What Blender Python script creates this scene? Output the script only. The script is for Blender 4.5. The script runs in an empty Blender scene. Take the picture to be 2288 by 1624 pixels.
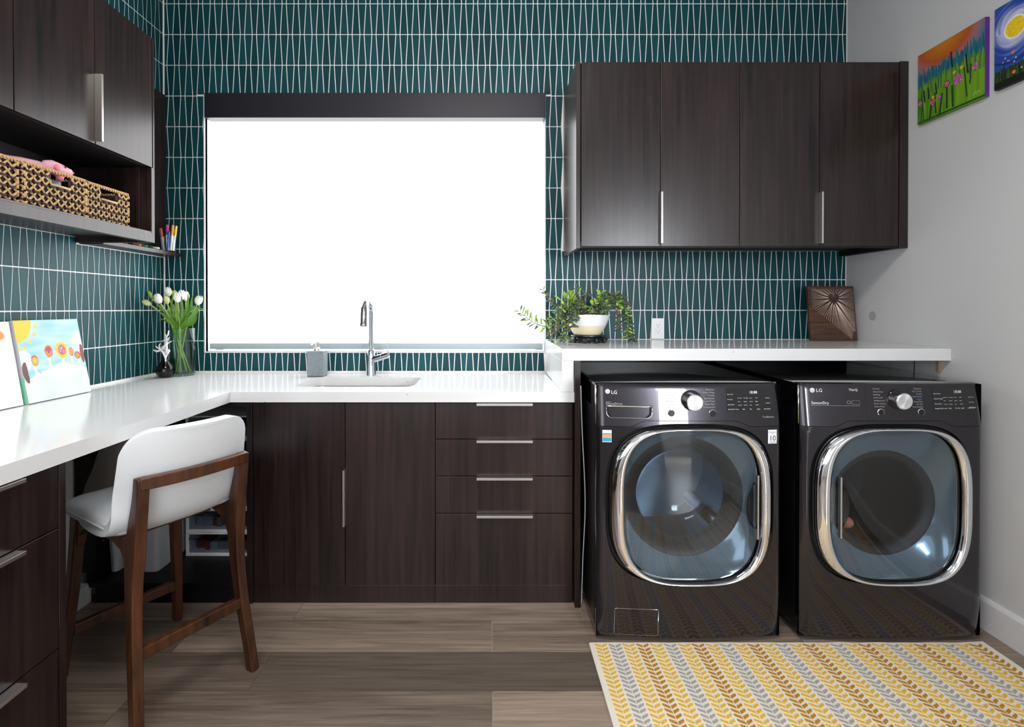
import bpy, bmesh, math, random
from mathutils import Vector, Matrix, noise
random.seed(7)
R = math.radians
scene = bpy.context.scene
col = scene.collection

# ------------------------------------------------------------------ camera, world, lights, exposure
F, VX, VY, H = 1130.0, 1095.0, 688.0, 1.2727       # focal length and principal point in photo pixels, eye height
PITCH = 0.35
cam_d = bpy.data.cameras.new('camera'); cam = bpy.data.objects.new('camera', cam_d); col.objects.link(cam)
cam.location = (0, 0, H); cam.rotation_euler = (R(90 - PITCH), 0, 0)
cam_d.sensor_width = 36; cam_d.sensor_fit = 'HORIZONTAL'; cam_d.lens = 36 * F / 2288
cam_d.shift_x = (1144 - VX) / 2288; cam_d.shift_y = -((812 - VY) - F * math.tan(R(PITCH))) / 2288
cam_d.clip_start = 0.02
scene.camera = cam
world = bpy.data.worlds.new('world'); scene.world = world; world.use_nodes = True
world.node_tree.nodes['Background'].inputs[0].default_value = (.75, .85, 1, 1)
world.node_tree.nodes['Background'].inputs[1].default_value = 5.0
vs = scene.view_settings
vs.view_transform = 'Standard'; vs.look = 'None'; vs.gamma = 1; vs.use_curve_mapping = False; vs.exposure = 0.22
BLIND_GLOW = 3.7
def area(name, loc, rot, sx, sy, power, color=(1, 1, 1)):
    l = bpy.data.lights.new(name, 'AREA'); l.shape = 'RECTANGLE'; l.size = sx; l.size_y = sy; l.energy = power; l.color = color
    o = bpy.data.objects.new(name, l); o.location = loc; o.rotation_euler = rot; col.objects.link(o); return o
area('ceiling_fill', (-0.1, 0.35, 3.16), (0, 0, 0), 1.2, 0.5, 40, (1, .95, .9))  # broad fill added under the ceiling, no actual fitting there
area('rear_fill', (-0.7, -1.12, 1.5), (R(90), 0, 0), 1.5, 1.5, 26, (.9, .95, 1))  # added fill from behind the camera; the rear wall has no window
area('hallway_light', (2.3, -3.2, 1.9), (R(80), 0, 0), 0.9, 0.8, 55, (.92, .96, 1))

# ------------------------------------------------------------------ helpers
def P(px, py, Y):                                   # a point seen at photo pixel px,py at distance Y
    return Vector(((px - VX) * Y / F, Y, H - (py - VY) * Y / F))
class MB:
    def __init__(s): s.v = []; s.f = []; s.m = []
    def face(s, idx, mi=0): s.f.append(tuple(idx)); s.m.append(mi)
    def poly(s, pts, mi=0):
        b = len(s.v); s.v += [tuple(p) for p in pts]; s.face(range(b, b + len(pts)), mi)
    def box(s, x0, x1, y0, y1, z0, z1, mi=0):
        b = len(s.v)
        s.v += [(x0, y0, z0), (x1, y0, z0), (x1, y1, z0), (x0, y1, z0), (x0, y0, z1), (x1, y0, z1), (x1, y1, z1), (x0, y1, z1)]
        for q in ((0, 3, 2, 1), (4, 5, 6, 7), (0, 1, 5, 4), (1, 2, 6, 5), (2, 3, 7, 6), (3, 0, 4, 7)): s.face([b + i for i in q], mi)
        return s
    def prism(s, pts, d, mi=0):                     # planar polygon swept by vector d
        b = len(s.v); n = len(pts); d = Vector(d)
        s.v += [tuple(p) for p in pts] + [tuple(Vector(p) + d) for p in pts]
        s.face(range(b + n - 1, b - 1, -1), mi); s.face(range(b + n, b + 2 * n), mi)
        for i in range(n):
            j = (i + 1) % n; s.face((b + i, b + j, b + n + j, b + n + i), mi)
        return s
    def rings(s, rings, closed=True, cap0=True, cap1=True, mi=0):
        b = len(s.v); n = len(rings[0])
        for r in rings: s.v += [tuple(p) for p in r]
        for k in range(len(rings) - 1):
            for i in range(n if closed else n - 1):
                j = (i + 1) % n
                s.face((b + k * n + i, b + k * n + j, b + (k + 1) * n + j, b + (k + 1) * n + i), mi)
        if cap0: s.face(range(b + n - 1, b - 1, -1), mi)
        if cap1: s.face(range(b + (len(rings) - 1) * n, b + len(rings) * n), mi)
        return s
    def tube(s, pts, r, n=8, cap=True, mi=0, flat=1.0):
        pts = [Vector(p) for p in pts]; rr = r if isinstance(r, (list, tuple)) else [r] * len(pts)
        out = []; up = None
        for i, p in enumerate(pts):
            t = (pts[min(i + 1, len(pts) - 1)] - pts[max(i - 1, 0)])
            t = t.normalized() if t.length > 1e-9 else Vector((0, 0, 1))
            if up is None: up = t.orthogonal().normalized()
            up = (up - t * up.dot(t)); up = up.normalized() if up.length > 1e-6 else t.orthogonal().normalized()
            w = t.cross(up)
            out.append([p + (up * math.cos(a) * flat + w * math.sin(a)) * rr[i] for a in [2 * math.pi * k / n for k in range(n)]])
        return s.rings(out, True, cap, cap, mi)
    def lathe(s, c, prof, n=32, cap=True, mi=0):
        c = Vector(c)
        return s.rings([[c + Vector((r * math.cos(2 * math.pi * k / n), r * math.sin(2 * math.pi * k / n), z)) for k in range(n)] for r, z in prof], True, cap, cap, mi)
    def grid(s, fn, nu, nv, mi=0, close_u=False):
        return s.rings([[fn(i / (nu if close_u else nu - 1), j / (nv - 1)) for i in range(nu)] for j in range(nv)], close_u, False, False, mi)
    def build(s, name, mats, parent=None, bevel=0, smooth=False, seg=2, local=False, auto=None):
        me = bpy.data.meshes.new(name)
        off = Vector((0, 0, 0))
        if parent is not None and not local:
            p = parent
            while p is not None: off += p.location; p = p.parent
        me.from_pydata([tuple(Vector(v) - off) for v in s.v], [], s.f); me.validate()
        mats = mats if isinstance(mats, (list, tuple)) else [mats]
        for m in mats: me.materials.append(m)
        if len(me.polygons) == len(s.m): me.polygons.foreach_set('material_index', s.m)
        bm = bmesh.new(); bm.from_mesh(me); bmesh.ops.recalc_face_normals(bm, faces=bm.faces); bm.to_mesh(me); bm.free()
        if smooth:
            me.polygons.foreach_set('use_smooth', [True] * len(me.polygons))
            if auto is not None:
                try: me.set_sharp_from_angle(angle=R(auto))
                except Exception: pass
        o = bpy.data.objects.new(name, me); col.objects.link(o)
        if parent is not None: o.parent = parent
        if bevel:
            b = o.modifiers.new('bevel', 'BEVEL'); b.width = bevel; b.segments = seg; b.limit_method = 'ANGLE'; b.angle_limit = R(40)
        return o
def tag(o, label, cat, group=None):
    o['label'] = label; o['category'] = cat
    if group: o['group'] = group
    return o
def thing(name, loc, label, cat, group=None, rz=0):
    o = bpy.data.objects.new(name, None); o.empty_display_size = .05; o.location = loc; o.rotation_euler = (0, 0, rz); col.objects.link(o)
    return tag(o, label, cat, group)
def struct(o): o['kind'] = 'structure'; return o
def copy_tree(o, parent=None):
    c = o.copy(); col.objects.link(c); c.parent = parent
    for ch in list(o.children): copy_tree(ch, c)
    return c
def B(name, m, parent, x0, x1, y0, y1, z0, z1, bevel=.001):
    return MB().box(x0, x1, y0, y1, z0, z1).build(name, m, parent, bevel)
def smoothstep(a, b, x):
    t = max(0, min(1, (x - a) / (b - a))); return t * t * (3 - 2 * t)
def spline(pts, n):                                  # Catmull-Rom through tuples
    out = []; m = len(pts)
    for i in range(m - 1):
        p0, p1, p2, p3 = pts[max(i - 1, 0)], pts[i], pts[i + 1], pts[min(i + 2, m - 1)]
        for k in range(n):
            t = k / n
            out.append(tuple(.5 * ((2 * b) + (-a + c) * t + (2 * a - 5 * b + 4 * c - d) * t * t + (-a + 3 * b - 3 * c + d) * t ** 3) for a, b, c, d in zip(p0, p1, p2, p3)))
    out.append(tuple(pts[-1])); return out
def text_mesh(items, fn, name, m, parent):           # items: (string, x, z, size, align); fn maps (x,z) to a world point
    mb = MB()
    for s, x, z, size, al in items:
        c = bpy.data.curves.new('t', 'FONT'); c.body = s; c.size = size; c.align_x = al; c.resolution_u = 2
        o = bpy.data.objects.new('t', c); col.objects.link(o)
        dg = bpy.context.evaluated_depsgraph_get(); me = o.evaluated_get(dg).to_mesh()
        b = len(mb.v)
        for v in me.vertices: mb.v.append(tuple(fn(x + v.co.x, z + v.co.y)))
        for p in me.polygons: mb.face([b + i for i in p.vertices])
        o.evaluated_get(dg).to_mesh_clear(); bpy.data.objects.remove(o); bpy.data.curves.remove(c)
    o = mb.build(name, m, parent); o['kind'] = 'stuff'; return o

# ------------------------------------------------------------------ materials
def srgb(r, g, b):
    f = lambda c: (c / 255 / 12.92) if c / 255 <= .04045 else ((c / 255 + .055) / 1.055) ** 2.4
    return (f(r), f(g), f(b), 1)
def new_mat(name):
    m = bpy.data.materials.new(name); m.use_nodes = True
    return m, m.node_tree.nodes, m.node_tree.links, m.node_tree.nodes['Principled BSDF']
def plain(name, c, rough=.5, metal=0, coat=0, spec=.5, bump=0, bscale=200, var=0):
    m, n, l, b = new_mat(name)
    b.inputs['Base Color'].default_value = c; b.inputs['Roughness'].default_value = rough; b.inputs['Metallic'].default_value = metal
    b.inputs['Coat Weight'].default_value = coat; b.inputs['Specular IOR Level'].default_value = spec
    if bump or var:
        tc = n.new('ShaderNodeTexCoord'); t = n.new('ShaderNodeTexNoise'); t.inputs['Scale'].default_value = bscale; t.inputs['Detail'].default_value = 3
        l.new(tc.outputs['Object'], t.inputs['Vector'])
        if bump:
            bp = n.new('ShaderNodeBump'); bp.inputs['Strength'].default_value = bump; bp.inputs['Distance'].default_value = .002
            l.new(t.outputs['Fac'], bp.inputs['Height']); l.new(bp.outputs['Normal'], b.inputs['Normal'])
        if var:
            h = n.new('ShaderNodeHueSaturation'); h.inputs['Color'].default_value = c
            mr = n.new('ShaderNodeMapRange'); mr.inputs['To Min'].default_value = 1 - var; mr.inputs['To Max'].default_value = 1 + var
            l.new(t.outputs['Fac'], mr.inputs[0]); l.new(mr.outputs[0], h.inputs['Value']); l.new(h.outputs[0], b.inputs['Base Color'])
    return m
def wood(name, c1, c2, scale=(60, 60, 2.2), rough=.35, spec=.5, bump=.12, random_obj=False, coat=0, knots=0):
    m, n, l, b = new_mat(name)
    tc = n.new('ShaderNodeTexCoord'); mp = n.new('ShaderNodeMapping'); mp.inputs['Scale'].default_value = scale
    src = tc.outputs['Object']
    if random_obj:
        oi = n.new('ShaderNodeObjectInfo'); ml = n.new('ShaderNodeVectorMath'); ml.operation = 'SCALE'; ml.inputs[0].default_value = (37, 23, 11)
        l.new(oi.outputs['Random'], ml.inputs['Scale']); ad = n.new('ShaderNodeVectorMath'); ad.operation = 'ADD'
        l.new(src, ad.inputs[0]); l.new(ml.outputs[0], ad.inputs[1]); src = ad.outputs[0]
    l.new(src, mp.inputs['Vector'])
    t = n.new('ShaderNodeTexNoise'); t.inputs['Scale'].default_value = 1; t.inputs['Detail'].default_value = 7; t.inputs['Roughness'].default_value = .62; t.inputs['Distortion'].default_value = knots
    l.new(mp.outputs[0], t.inputs['Vector'])
    t2 = n.new('ShaderNodeTexNoise'); t2.inputs['Scale'].default_value = .16; t2.inputs['Detail'].default_value = 2; l.new(mp.outputs[0], t2.inputs['Vector'])
    mx = n.new('ShaderNodeMath'); mx.operation = 'MULTIPLY_ADD'; mx.inputs[1].default_value = .62; l.new(t.outputs['Fac'], mx.inputs[0])
    m2 = n.new('ShaderNodeMath'); m2.operation = 'MULTIPLY'; m2.inputs[1].default_value = .38; l.new(t2.outputs['Fac'], m2.inputs[0]); l.new(m2.outputs[0], mx.inputs[2])
    cr = n.new('ShaderNodeValToRGB'); cr.color_ramp.elements[0].position = .27 if random_obj else .36; cr.color_ramp.elements[1].position = .73 if random_obj else .64
    cr.color_ramp.elements[0].color = c1; cr.color_ramp.elements[1].color = c2
    l.new(mx.outputs[0], cr.inputs[0])
    if random_obj:
        h = n.new('ShaderNodeHueSaturation'); mr = n.new('ShaderNodeMapRange'); mr.inputs['To Min'].default_value = .72; mr.inputs['To Max'].default_value = 1.22
        sc_ = n.new('ShaderNodeSeparateColor'); l.new(oi.outputs['Color'], sc_.inputs[0]); l.new(sc_.outputs[0], h.inputs['Value']); l.new(cr.outputs[0], h.inputs['Color']); l.new(h.outputs[0], b.inputs['Base Color'])
    else: l.new(cr.outputs[0], b.inputs['Base Color'])
    b.inputs['Roughness'].default_value = rough; b.inputs['Specular IOR Level'].default_value = spec; b.inputs['Coat Weight'].default_value = coat
    bp = n.new('ShaderNodeBump'); bp.inputs['Strength'].default_value = bump; bp.inputs['Distance'].default_value = .001
    l.new(t.outputs['Fac'], bp.inputs['Height']); l.new(bp.outputs['Normal'], b.inputs['Normal'])
    return m
M = {}
M['veneer'] = wood('dark_veneer', srgb(14, 9, 9), srgb(49, 35, 34), rough=.29, spec=.5)
M['veneer_in'] = plain('dark_cabinet_interior', srgb(18, 15, 16), .5, spec=.3)
M['wall'] = plain('wall_paint', srgb(204, 205, 207), .75, bump=.12, bscale=160)
M['grout'] = plain('white_grout', srgb(250, 249, 246), .7)
M['trim'] = plain('white_trim_paint', srgb(222, 222, 224), .4)
M['floorbase'] = plain('pale_floor_joint', srgb(196, 186, 172), .8)
M['plank'] = wood('grey_brown_plank', srgb(76, 62, 52), srgb(172, 154, 138), scale=(2.0, 52, 52), rough=.36, bump=.1, random_obj=True, knots=1.1)
M['walnut'] = wood('walnut', srgb(30, 15, 8), srgb(96, 55, 29), scale=(45, 45, 3), rough=.34, bump=.1)
M['rustic'] = wood('rustic_brown_board', srgb(38, 22, 14), srgb(104, 66, 38), scale=(5, 40, 40), rough=.6, bump=.3)
M['leather'] = plain('white_leather', srgb(238, 242, 245), .42, bump=.12, bscale=600)
M['stitch'] = plain('white_stitching', srgb(200, 203, 206), .7)
M['chrome'] = plain('chrome', (.86, .87, .89, 1), .06, 1)
M['steel'] = plain('brushed_steel', (.62, .61, .59, 1), .26, 1)
M['sinksteel'] = plain('satin_sink_steel', (.44, .41, .37, 1), .3, 1)
M['tapchrome'] = plain('tap_chrome', (.50, .53, .57, 1), .07, 1)
M['tapsteel'] = plain('tap_spray_steel', (.30, .29, .28, 1), .16, 1)
M['nickel'] = plain('brushed_nickel', (.74, .71, .67, 1), .3, 1)
M['black'] = plain('black_plastic', srgb(12, 12, 14), .32)
M['blackgloss'] = plain('black_gloss', srgb(9, 10, 13), .08, coat=.5)
M['graphite'] = plain('graphite_steel', srgb(42, 39, 45), .22, .7, coat=.65)
M['dish'] = plain('blue_grey_door_dish', srgb(98, 114, 125), .16, .5, coat=.6)
M['drum'] = plain('drum_steel', (.35, .38, .42, 1), .3, 1)
M['rubber'] = plain('dark_rubber', srgb(13, 15, 18), .5)
M['whiteplastic'] = plain('white_plastic', srgb(226, 227, 228), .35)
M['greyplastic'] = plain('grey_plastic', srgb(175, 178, 182), .45)
M['label_white'] = plain('printed_white', srgb(225, 228, 232), .5)
M['label_grey'] = plain('printed_grey', srgb(150, 152, 158), .5)
M['label_blue'] = plain('printed_blue', srgb(40, 120, 200), .5)
M['label_black'] = plain('printed_black', srgb(14, 14, 16), .5)
M['label_teal'] = plain('printed_teal', srgb(30, 150, 175), .5)
M['label_orange'] = plain('printed_orange', srgb(238, 150, 110), .5)
M['straw'] = plain('straw_rope', srgb(206, 172, 122), .75, bump=.6, bscale=400, var=.35)
M['seagrass'] = plain('dark_seagrass', srgb(58, 38, 34), .75, bump=1, bscale=260, var=.6)
M['pink'] = plain('pink_plush', srgb(240, 182, 196), .9, bump=.5, bscale=300, var=.05)
M['pinkdark'] = plain('pink_ear', srgb(228, 130, 140), .9)
M['stone'] = plain('grey_slate', srgb(128, 140, 144), .7, bump=1, bscale=90, var=.3)
M['petal'] = plain('white_petal', srgb(248, 247, 236), .5)
M['petalgreen'] = plain('green_white_petal', srgb(214, 220, 150), .5)
M['stem'] = plain('pale_green_stem', srgb(158, 178, 84), .45)
M['leaf'] = plain('tulip_leaf', srgb(104, 150, 52), .42, var=.25, bscale=30)
M['jade'] = plain('jade_leaf', srgb(68, 94, 62), .35, var=.35, bscale=50)
M['jadelime'] = plain('lime_leaf', srgb(140, 176, 56), .4, var=.2, bscale=50)
M['jadepurple'] = plain('purple_green_leaf', srgb(92, 84, 76), .4)
M['sprig'] = plain('plant_stem', srgb(120, 118, 74), .6)
M['soil'] = plain('soil', srgb(60, 42, 32), .95, bump=1, bscale=120, var=.4)
M['glaze'] = plain('white_glaze', srgb(238, 238, 240), .2)
M['cream'] = plain('cream_ribbed_glaze', srgb(232, 216, 184), .45)
M['ebony'] = plain('carved_black_wood', srgb(16, 17, 22), .3)
M['fabricgrey'] = plain('grey_cloth', srgb(132, 124, 120), .9, bump=.5, bscale=300)
M['string'] = plain('pale_string', srgb(240, 218, 204), .6)
M['nail'] = plain('nail_steel', (.6, .58, .55, 1), .35, 1)
M['pine'] = plain('raw_pine', srgb(170, 142, 112), .7)
M['rugcream'] = plain('cream_wool', srgb(236, 229, 214), .95, bump=.8, bscale=500, var=.08)
M['rugyellow'] = plain('yellow_wool', srgb(226, 182, 70), .95, bump=.8, bscale=500, var=.22)
M['ruggold'] = plain('dark_gold_wool', srgb(184, 130, 34), .95, bump=.8, bscale=500, var=.22)
M['ruggrey'] = plain('grey_wool', srgb(168, 166, 164), .95, bump=.8, bscale=500, var=.15)
M['valance'] = plain('dark_valance_metal', srgb(36, 34, 42), .4, .3)
M['hem'] = plain('blind_hem_bar', srgb(170, 182, 188), .35)

def tile_mat():
    m, n, l, b = new_mat('teal_glazed_tile')
    g = n.new('ShaderNodeNewGeometry'); oi = n.new('ShaderNodeObjectInfo')
    a = n.new('ShaderNodeMath'); a.operation = 'ADD'; l.new(g.outputs['Random Per Island'], a.inputs[0]); l.new(oi.outputs['Random'], a.inputs[1])
    fr = n.new('ShaderNodeMath'); fr.operation = 'FRACT'; l.new(a.outputs[0], fr.inputs[0])
    cr = n.new('ShaderNodeValToRGB'); cr.color_ramp.elements[0].color = srgb(9, 60, 66); cr.color_ramp.elements[1].color = srgb(16, 76, 82)
    l.new(fr.outputs[0], cr.inputs[0]); l.new(cr.outputs[0], b.inputs['Base Color'])
    b.inputs['Roughness'].default_value = .42; b.inputs['Specular IOR Level'].default_value = .22
    t = n.new('ShaderNodeTexNoise'); t.inputs['Scale'].default_value = 14; tc = n.new('ShaderNodeTexCoord'); l.new(tc.outputs['Object'], t.inputs['Vector'])
    bp = n.new('ShaderNodeBump'); bp.inputs['Strength'].default_value = .12; bp.inputs['Distance'].default_value = .004
    l.new(t.outputs['Fac'], bp.inputs['Height']); l.new(bp.outputs['Normal'], b.inputs['Normal'])
    return m
M['tile'] = tile_mat()
def quartz_mat():
    m, n, l, b = new_mat('white_quartz')
    tc = n.new('ShaderNodeTexCoord'); v = n.new('ShaderNodeTexVoronoi'); v.inputs['Scale'].default_value = 26; l.new(tc.outputs['Object'], v.inputs['Vector'])
    lt = n.new('ShaderNodeMath'); lt.operation = 'LESS_THAN'; lt.inputs[1].default_value = .055; l.new(v.outputs['Distance'], lt.inputs[0])
    sp = n.new('ShaderNodeSeparateColor'); l.new(v.outputs['Color'], sp.inputs[0])
    gt = n.new('ShaderNodeMath'); gt.operation = 'GREATER_THAN'; gt.inputs[1].default_value = .62; l.new(sp.outputs[0], gt.inputs[0])
    mu = n.new('ShaderNodeMath'); mu.operation = 'MULTIPLY'; l.new(lt.outputs[0], mu.inputs[0]); l.new(gt.outputs[0], mu.inputs[1])
    mx = n.new('ShaderNodeMix'); mx.data_type = 'RGBA'; mx.inputs['A'].default_value = srgb(228, 228, 229); mx.inputs['B'].default_value = srgb(120, 112, 108)
    l.new(mu.outputs[0], mx.inputs['Factor']); l.new(mx.outputs['Result'], b.inputs['Base Color'])
    b.inputs['Roughness'].default_value = .13
    return m
M['quartz'] = quartz_mat()
def glass_mat(name, tint, rough=.02, ior=1.45):
    m, n, l, b = new_mat(name); n.remove(b)
    t = n.new('ShaderNodeBsdfTransparent'); t.inputs[0].default_value = tint
    g = n.new('ShaderNodeBsdfGlossy'); g.inputs['Roughness'].default_value = rough
    f0 = ((ior - 1) / (ior + 1)) ** 2
    lw = n.new('ShaderNodeLayerWeight'); lw.inputs[0].default_value = .5; pw = n.new('ShaderNodeMath'); pw.operation = 'POWER'; pw.inputs[1].default_value = 5
    l.new(lw.outputs['Facing'], pw.inputs[0]); fr = n.new('ShaderNodeMath'); fr.operation = 'MULTIPLY_ADD'; fr.inputs[1].default_value = 1 - f0; fr.inputs[2].default_value = f0; l.new(pw.outputs[0], fr.inputs[0])
    mx = n.new('ShaderNodeMixShader'); l.new(fr.outputs[0], mx.inputs[0]); l.new(t.outputs[0], mx.inputs[1]); l.new(g.outputs[0], mx.inputs[2])
    l.new(mx.outputs[0], n['Material Output'].inputs[0]); return m
M['glass'] = glass_mat('clear_glass', (.97, .985, .98, 1))
M['vaseglass'] = glass_mat('green_tinted_glass', (.80, .90, .86, 1))
M['smoke'] = glass_mat('smoky_glass', (.26, .23, .27, 1), ior=1.5)
M['doorglass'] = glass_mat('smoked_door_glass', (.78, .85, .90, 1), ior=1.72)
M['clearplastic'] = glass_mat('clear_plastic', (.72, .75, .80, 1), .12)
def emit(name, c, s):
    m, n, l, b = new_mat(name); b.inputs['Base Color'].default_value = c; b.inputs['Emission Color'].default_value = c; b.inputs['Emission Strength'].default_value = s
    b.inputs['Roughness'].default_value = .8; return m
M['blind'] = emit('backlit_blind_fabric', (.97, .985, 1, 1), BLIND_GLOW)
M['daylight'] = emit('bright_hall_window', (.9, .96, 1, 1), 32)
def attr_mat(name, rough=.6, bump=0):
    m, n, l, b = new_mat(name); a = n.new('ShaderNodeAttribute'); a.attribute_name = 'paint'
    l.new(a.outputs['Color'], b.inputs['Base Color']); b.inputs['Roughness'].default_value = rough
    t = n.new('ShaderNodeTexNoise'); t.inputs['Scale'].default_value = 300; bp = n.new('ShaderNodeBump'); bp.inputs['Strength'].default_value = .15; bp.inputs['Distance'].default_value = .001
    l.new(t.outputs['Fac'], bp.inputs['Height']); l.new(bp.outputs['Normal'], b.inputs['Normal']); return m
M['paint'] = attr_mat('painted_canvas', .5)

# ------------------------------------------------------------------ room shell
XL, XR, YB, ZC, YR = -1.80, 1.968, 2.797, 3.2, -1.25
WX0, WX1, WZ0, WZ1 = -1.572, .302, 1.0326, 2.4435
fl = struct(MB().box(XL - .1, 3.4, YR - 2.25, YB + .15, -.05, -.0035).build('floor', M['floorbase']))
struct(MB().box(XL - .1, 3.4, YR - 2.25, YB + .15, ZC, ZC + .05).build('ceiling', M['wall']))
wb = MB(); wb.box(XL - .1, WX0, YB, YB + .15, 0, ZC); wb.box(WX1, XR + .1, YB, YB + .15, 0, ZC); wb.box(WX0, WX1, YB, YB + .15, 0, WZ0); wb.box(WX0, WX1, YB, YB + .15, WZ1, ZC)
wall_back = struct(wb.build('wall_back', M['grout']))
wall_left = struct(MB().box(XL - .1, XL, YR, YB, 0, ZC).build('wall_left', M['grout']))
wall_right = struct(MB().box(XR, XR + .1, YR, YB, 0, ZC).build('wall_right', M['wall']))
patch = MB().lathe((0, 0, 0), [(.024, 0), (.024, .0008)], 24)
patch.v = [(XR - .0004 - v[2], v[1] + 2.602, v[0] + 1.232) for v in patch.v]
patch.build('paint_patch', plain('grey_touch_up_paint', srgb(168, 168, 168), .8), wall_right)
wr = MB(); wr.box(XL - .1, 1.28, YR - .1, YR, 0, ZC); wr.box(1.28, XR, YR - .1, YR, 2.1, ZC); wr.box(XR, 3.4, YR - .1, YR, 0, ZC)
struct(wr.build('wall_rear', M['wall']))
struct(MB().box(1.10, 1.20, YR - 2.2, YR - .1, 0, ZC).build('wall_hall', M['wall']))
struct(MB().box(1.20, 3.3, YR - 2.25, YR - 2.2, 0, ZC).build('wall_hall_end', M['wall']))
struct(MB().box(3.3, 3.4, YR - 2.25, YR - .1, 0, ZC).build('wall_hall_right', M['wall']))
w2 = struct(MB().box(1.95, 2.85, YR - 2.19, YR - 2.17, .95, 2.15).build('window_2', M['daylight']))
d1 = MB(); d1.box(1.22, 1.28, YR - .0, YR + .02, 0, 2.16); d1.box(1.28, XR - .002, YR, YR + .02, 2.10, 2.16)
struct(d1.build('door_1', M['trim'], bevel=.003))
# baseboards
bb = MB(); bb.prism([(XR, 0, -.002), (XR - .016, 0, -.002), (XR - .016, 0, .112), (XR - .009, 0, .124), (XR, 0, .126)], (0, 2.05, 0)); 
struct(bb.build('baseboard_right', M['trim']))
bl = MB(); bl.box(XL, XL + .014, 1.37, 2.165, -.002, .12); bl.box(XL + .014, XL + .068, 2.05, 2.19, -.002, .078)
struct(bl.build('baseboard_left', M['trim'], bevel=.002))
# floor planks
PW, PL_ = .1905, 1.187
rows = [2.055 + PW * 1.0 - PW * k for k in range(19)]
pm = None; rnd = random.Random(3)
for k, y1 in enumerate(rows):
    y0 = y1 - PW
    x = (-.805 if k % 2 == 0 else .008) - 2 * PL_
    while x < XR:
        a, b = max(x, XL), min(x + PL_, XR); x += PL_
        if b - a < .02: continue
        full = abs(b - a - PL_) < 1e-6
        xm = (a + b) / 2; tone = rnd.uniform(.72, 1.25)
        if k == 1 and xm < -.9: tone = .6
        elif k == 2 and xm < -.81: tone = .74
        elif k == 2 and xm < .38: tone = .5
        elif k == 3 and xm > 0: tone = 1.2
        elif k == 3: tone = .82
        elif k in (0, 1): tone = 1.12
        if full and pm is not None:
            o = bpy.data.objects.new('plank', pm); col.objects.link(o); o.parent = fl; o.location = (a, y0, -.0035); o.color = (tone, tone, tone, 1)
            continue
        o = MB().box(.0011, b - a - .0011, .0010, PW - .0010, 0, .0035).build('plank', M['plank'], fl, local=True)
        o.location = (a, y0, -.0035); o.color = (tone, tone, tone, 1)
        if full: pm = o.data

# ------------------------------------------------------------------ wall tiles (alternating tapered tiles, zigzag joints)
TP, TZ, TA, TG, TT = .03295, .1688, .0051, .0024, .0014
Z0 = 1.2600
def clip(poly, axis, val, keep_less):
    out = []; n = len(poly)
    for i in range(n):
        a, b = poly[i], poly[(i + 1) % n]
        ia = (a[axis] <= val) == keep_less; ib = (b[axis] <= val) == keep_less
        if ia: out.append(a)
        if ia != ib:
            t = (val - a[axis]) / (b[axis] - a[axis]); out.append((a[0] + (b[0] - a[0]) * t, a[1] + (b[1] - a[1]) * t))
    return out
def area2(p): return abs(sum(p[i][0] * p[(i + 1) % len(p)][1] - p[(i + 1) % len(p)][0] * p[i][1] for i in range(len(p)))) / 2
def inset(p, g):
    n = len(p); s = sum(p[i][0] * p[(i + 1) % n][1] - p[(i + 1) % n][0] * p[i][1] for i in range(n)); out = []
    sg = 1 if s > 0 else -1
    for i in range(n):
        a, b, c = Vector(p[i - 1]), Vector(p[i]), Vector(p[(i + 1) % n])
        d1 = (b - a).normalized(); d2 = (c - b).normalized(); n1 = Vector((-d1.y, d1.x)) * sg; n2 = Vector((-d2.y, d2.x)) * sg
        k = 1 + n1.dot(n2)
        q = b + (n1 + n2) * (g / max(k, .3)); out.append((q.x, q.y))
    return out
def tile_poly(j, k, x0):                             # tile between joints j and j+1, in row k..k+1
    def jx(j, k): return x0 + j * TP + (TA if (j + k) % 2 else -TA)
    z0, z1 = Z0 + k * TZ, Z0 + (k + 1) * TZ
    return [(jx(j, k), z0), (jx(j + 1, k), z0), (jx(j + 1, k + 1), z1), (jx(j, k + 1), z1)]
def lay(wall, x0, xa, xb, keepers, to3, outward, single_fn, limit=300):
    cache = {}; rest = MB(); cnt = 0
    j0 = int(math.floor((xa - x0) / TP)) - 1; j1 = int(math.ceil((xb - x0) / TP)) + 1
    todo = []
    for k in range(-4, 13):
        for j in range(j0, j1):
            p = tile_poly(j, k, x0); full = area2(p); p2 = keepers(p)
            if not p2 or len(p2) < 3 or area2(p2) < .00025: continue
            todo.append((single_fn(p2), j, k, p2, abs(area2(p2) - full) < 1e-7))
    todo.sort(key=lambda t: (t[0], t[2], t[1]))
    for pri, j, k, p, isfull in todo:
        q = inset(p, TG)
        if area2(q) < .0001 or max(a[1] for a in q) - min(a[1] for a in q) < .014 or max(a[0] for a in q) - min(a[0] for a in q) < .004: continue
        if pri < 5 and cnt < limit:
            cnt += 1; key = (j + k) % 2 if isfull else None
            if key is not None and key in cache:
                o = bpy.data.objects.new('tile', cache[key]); col.objects.link(o); o.parent = wall; o.location = to3(x0 + j * TP, Z0 + k * TZ)
            else:
                ox, oz = x0 + j * TP, Z0 + k * TZ; o3 = to3(ox, oz)
                mb = MB(); mb.prism([to3(a, b) - o3 for a, b in q], outward)
                o = mb.build('tile', M['tile'], wall, local=True); o.location = o3
                if key is not None: cache[key] = o.data
        else: rest.prism([to3(a, b) for a, b in q], outward)
    if rest.v:
        o = rest.build('wall_tiles', M['tile'], wall); o['kind'] = 'stuff'
    return cnt
CT, RT = .914, 1.099                                # low and raised worktop heights
CABX0, CABX1, CABZ0, CABZ1 = .4047, 1.968, 1.557, 2.434
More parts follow.
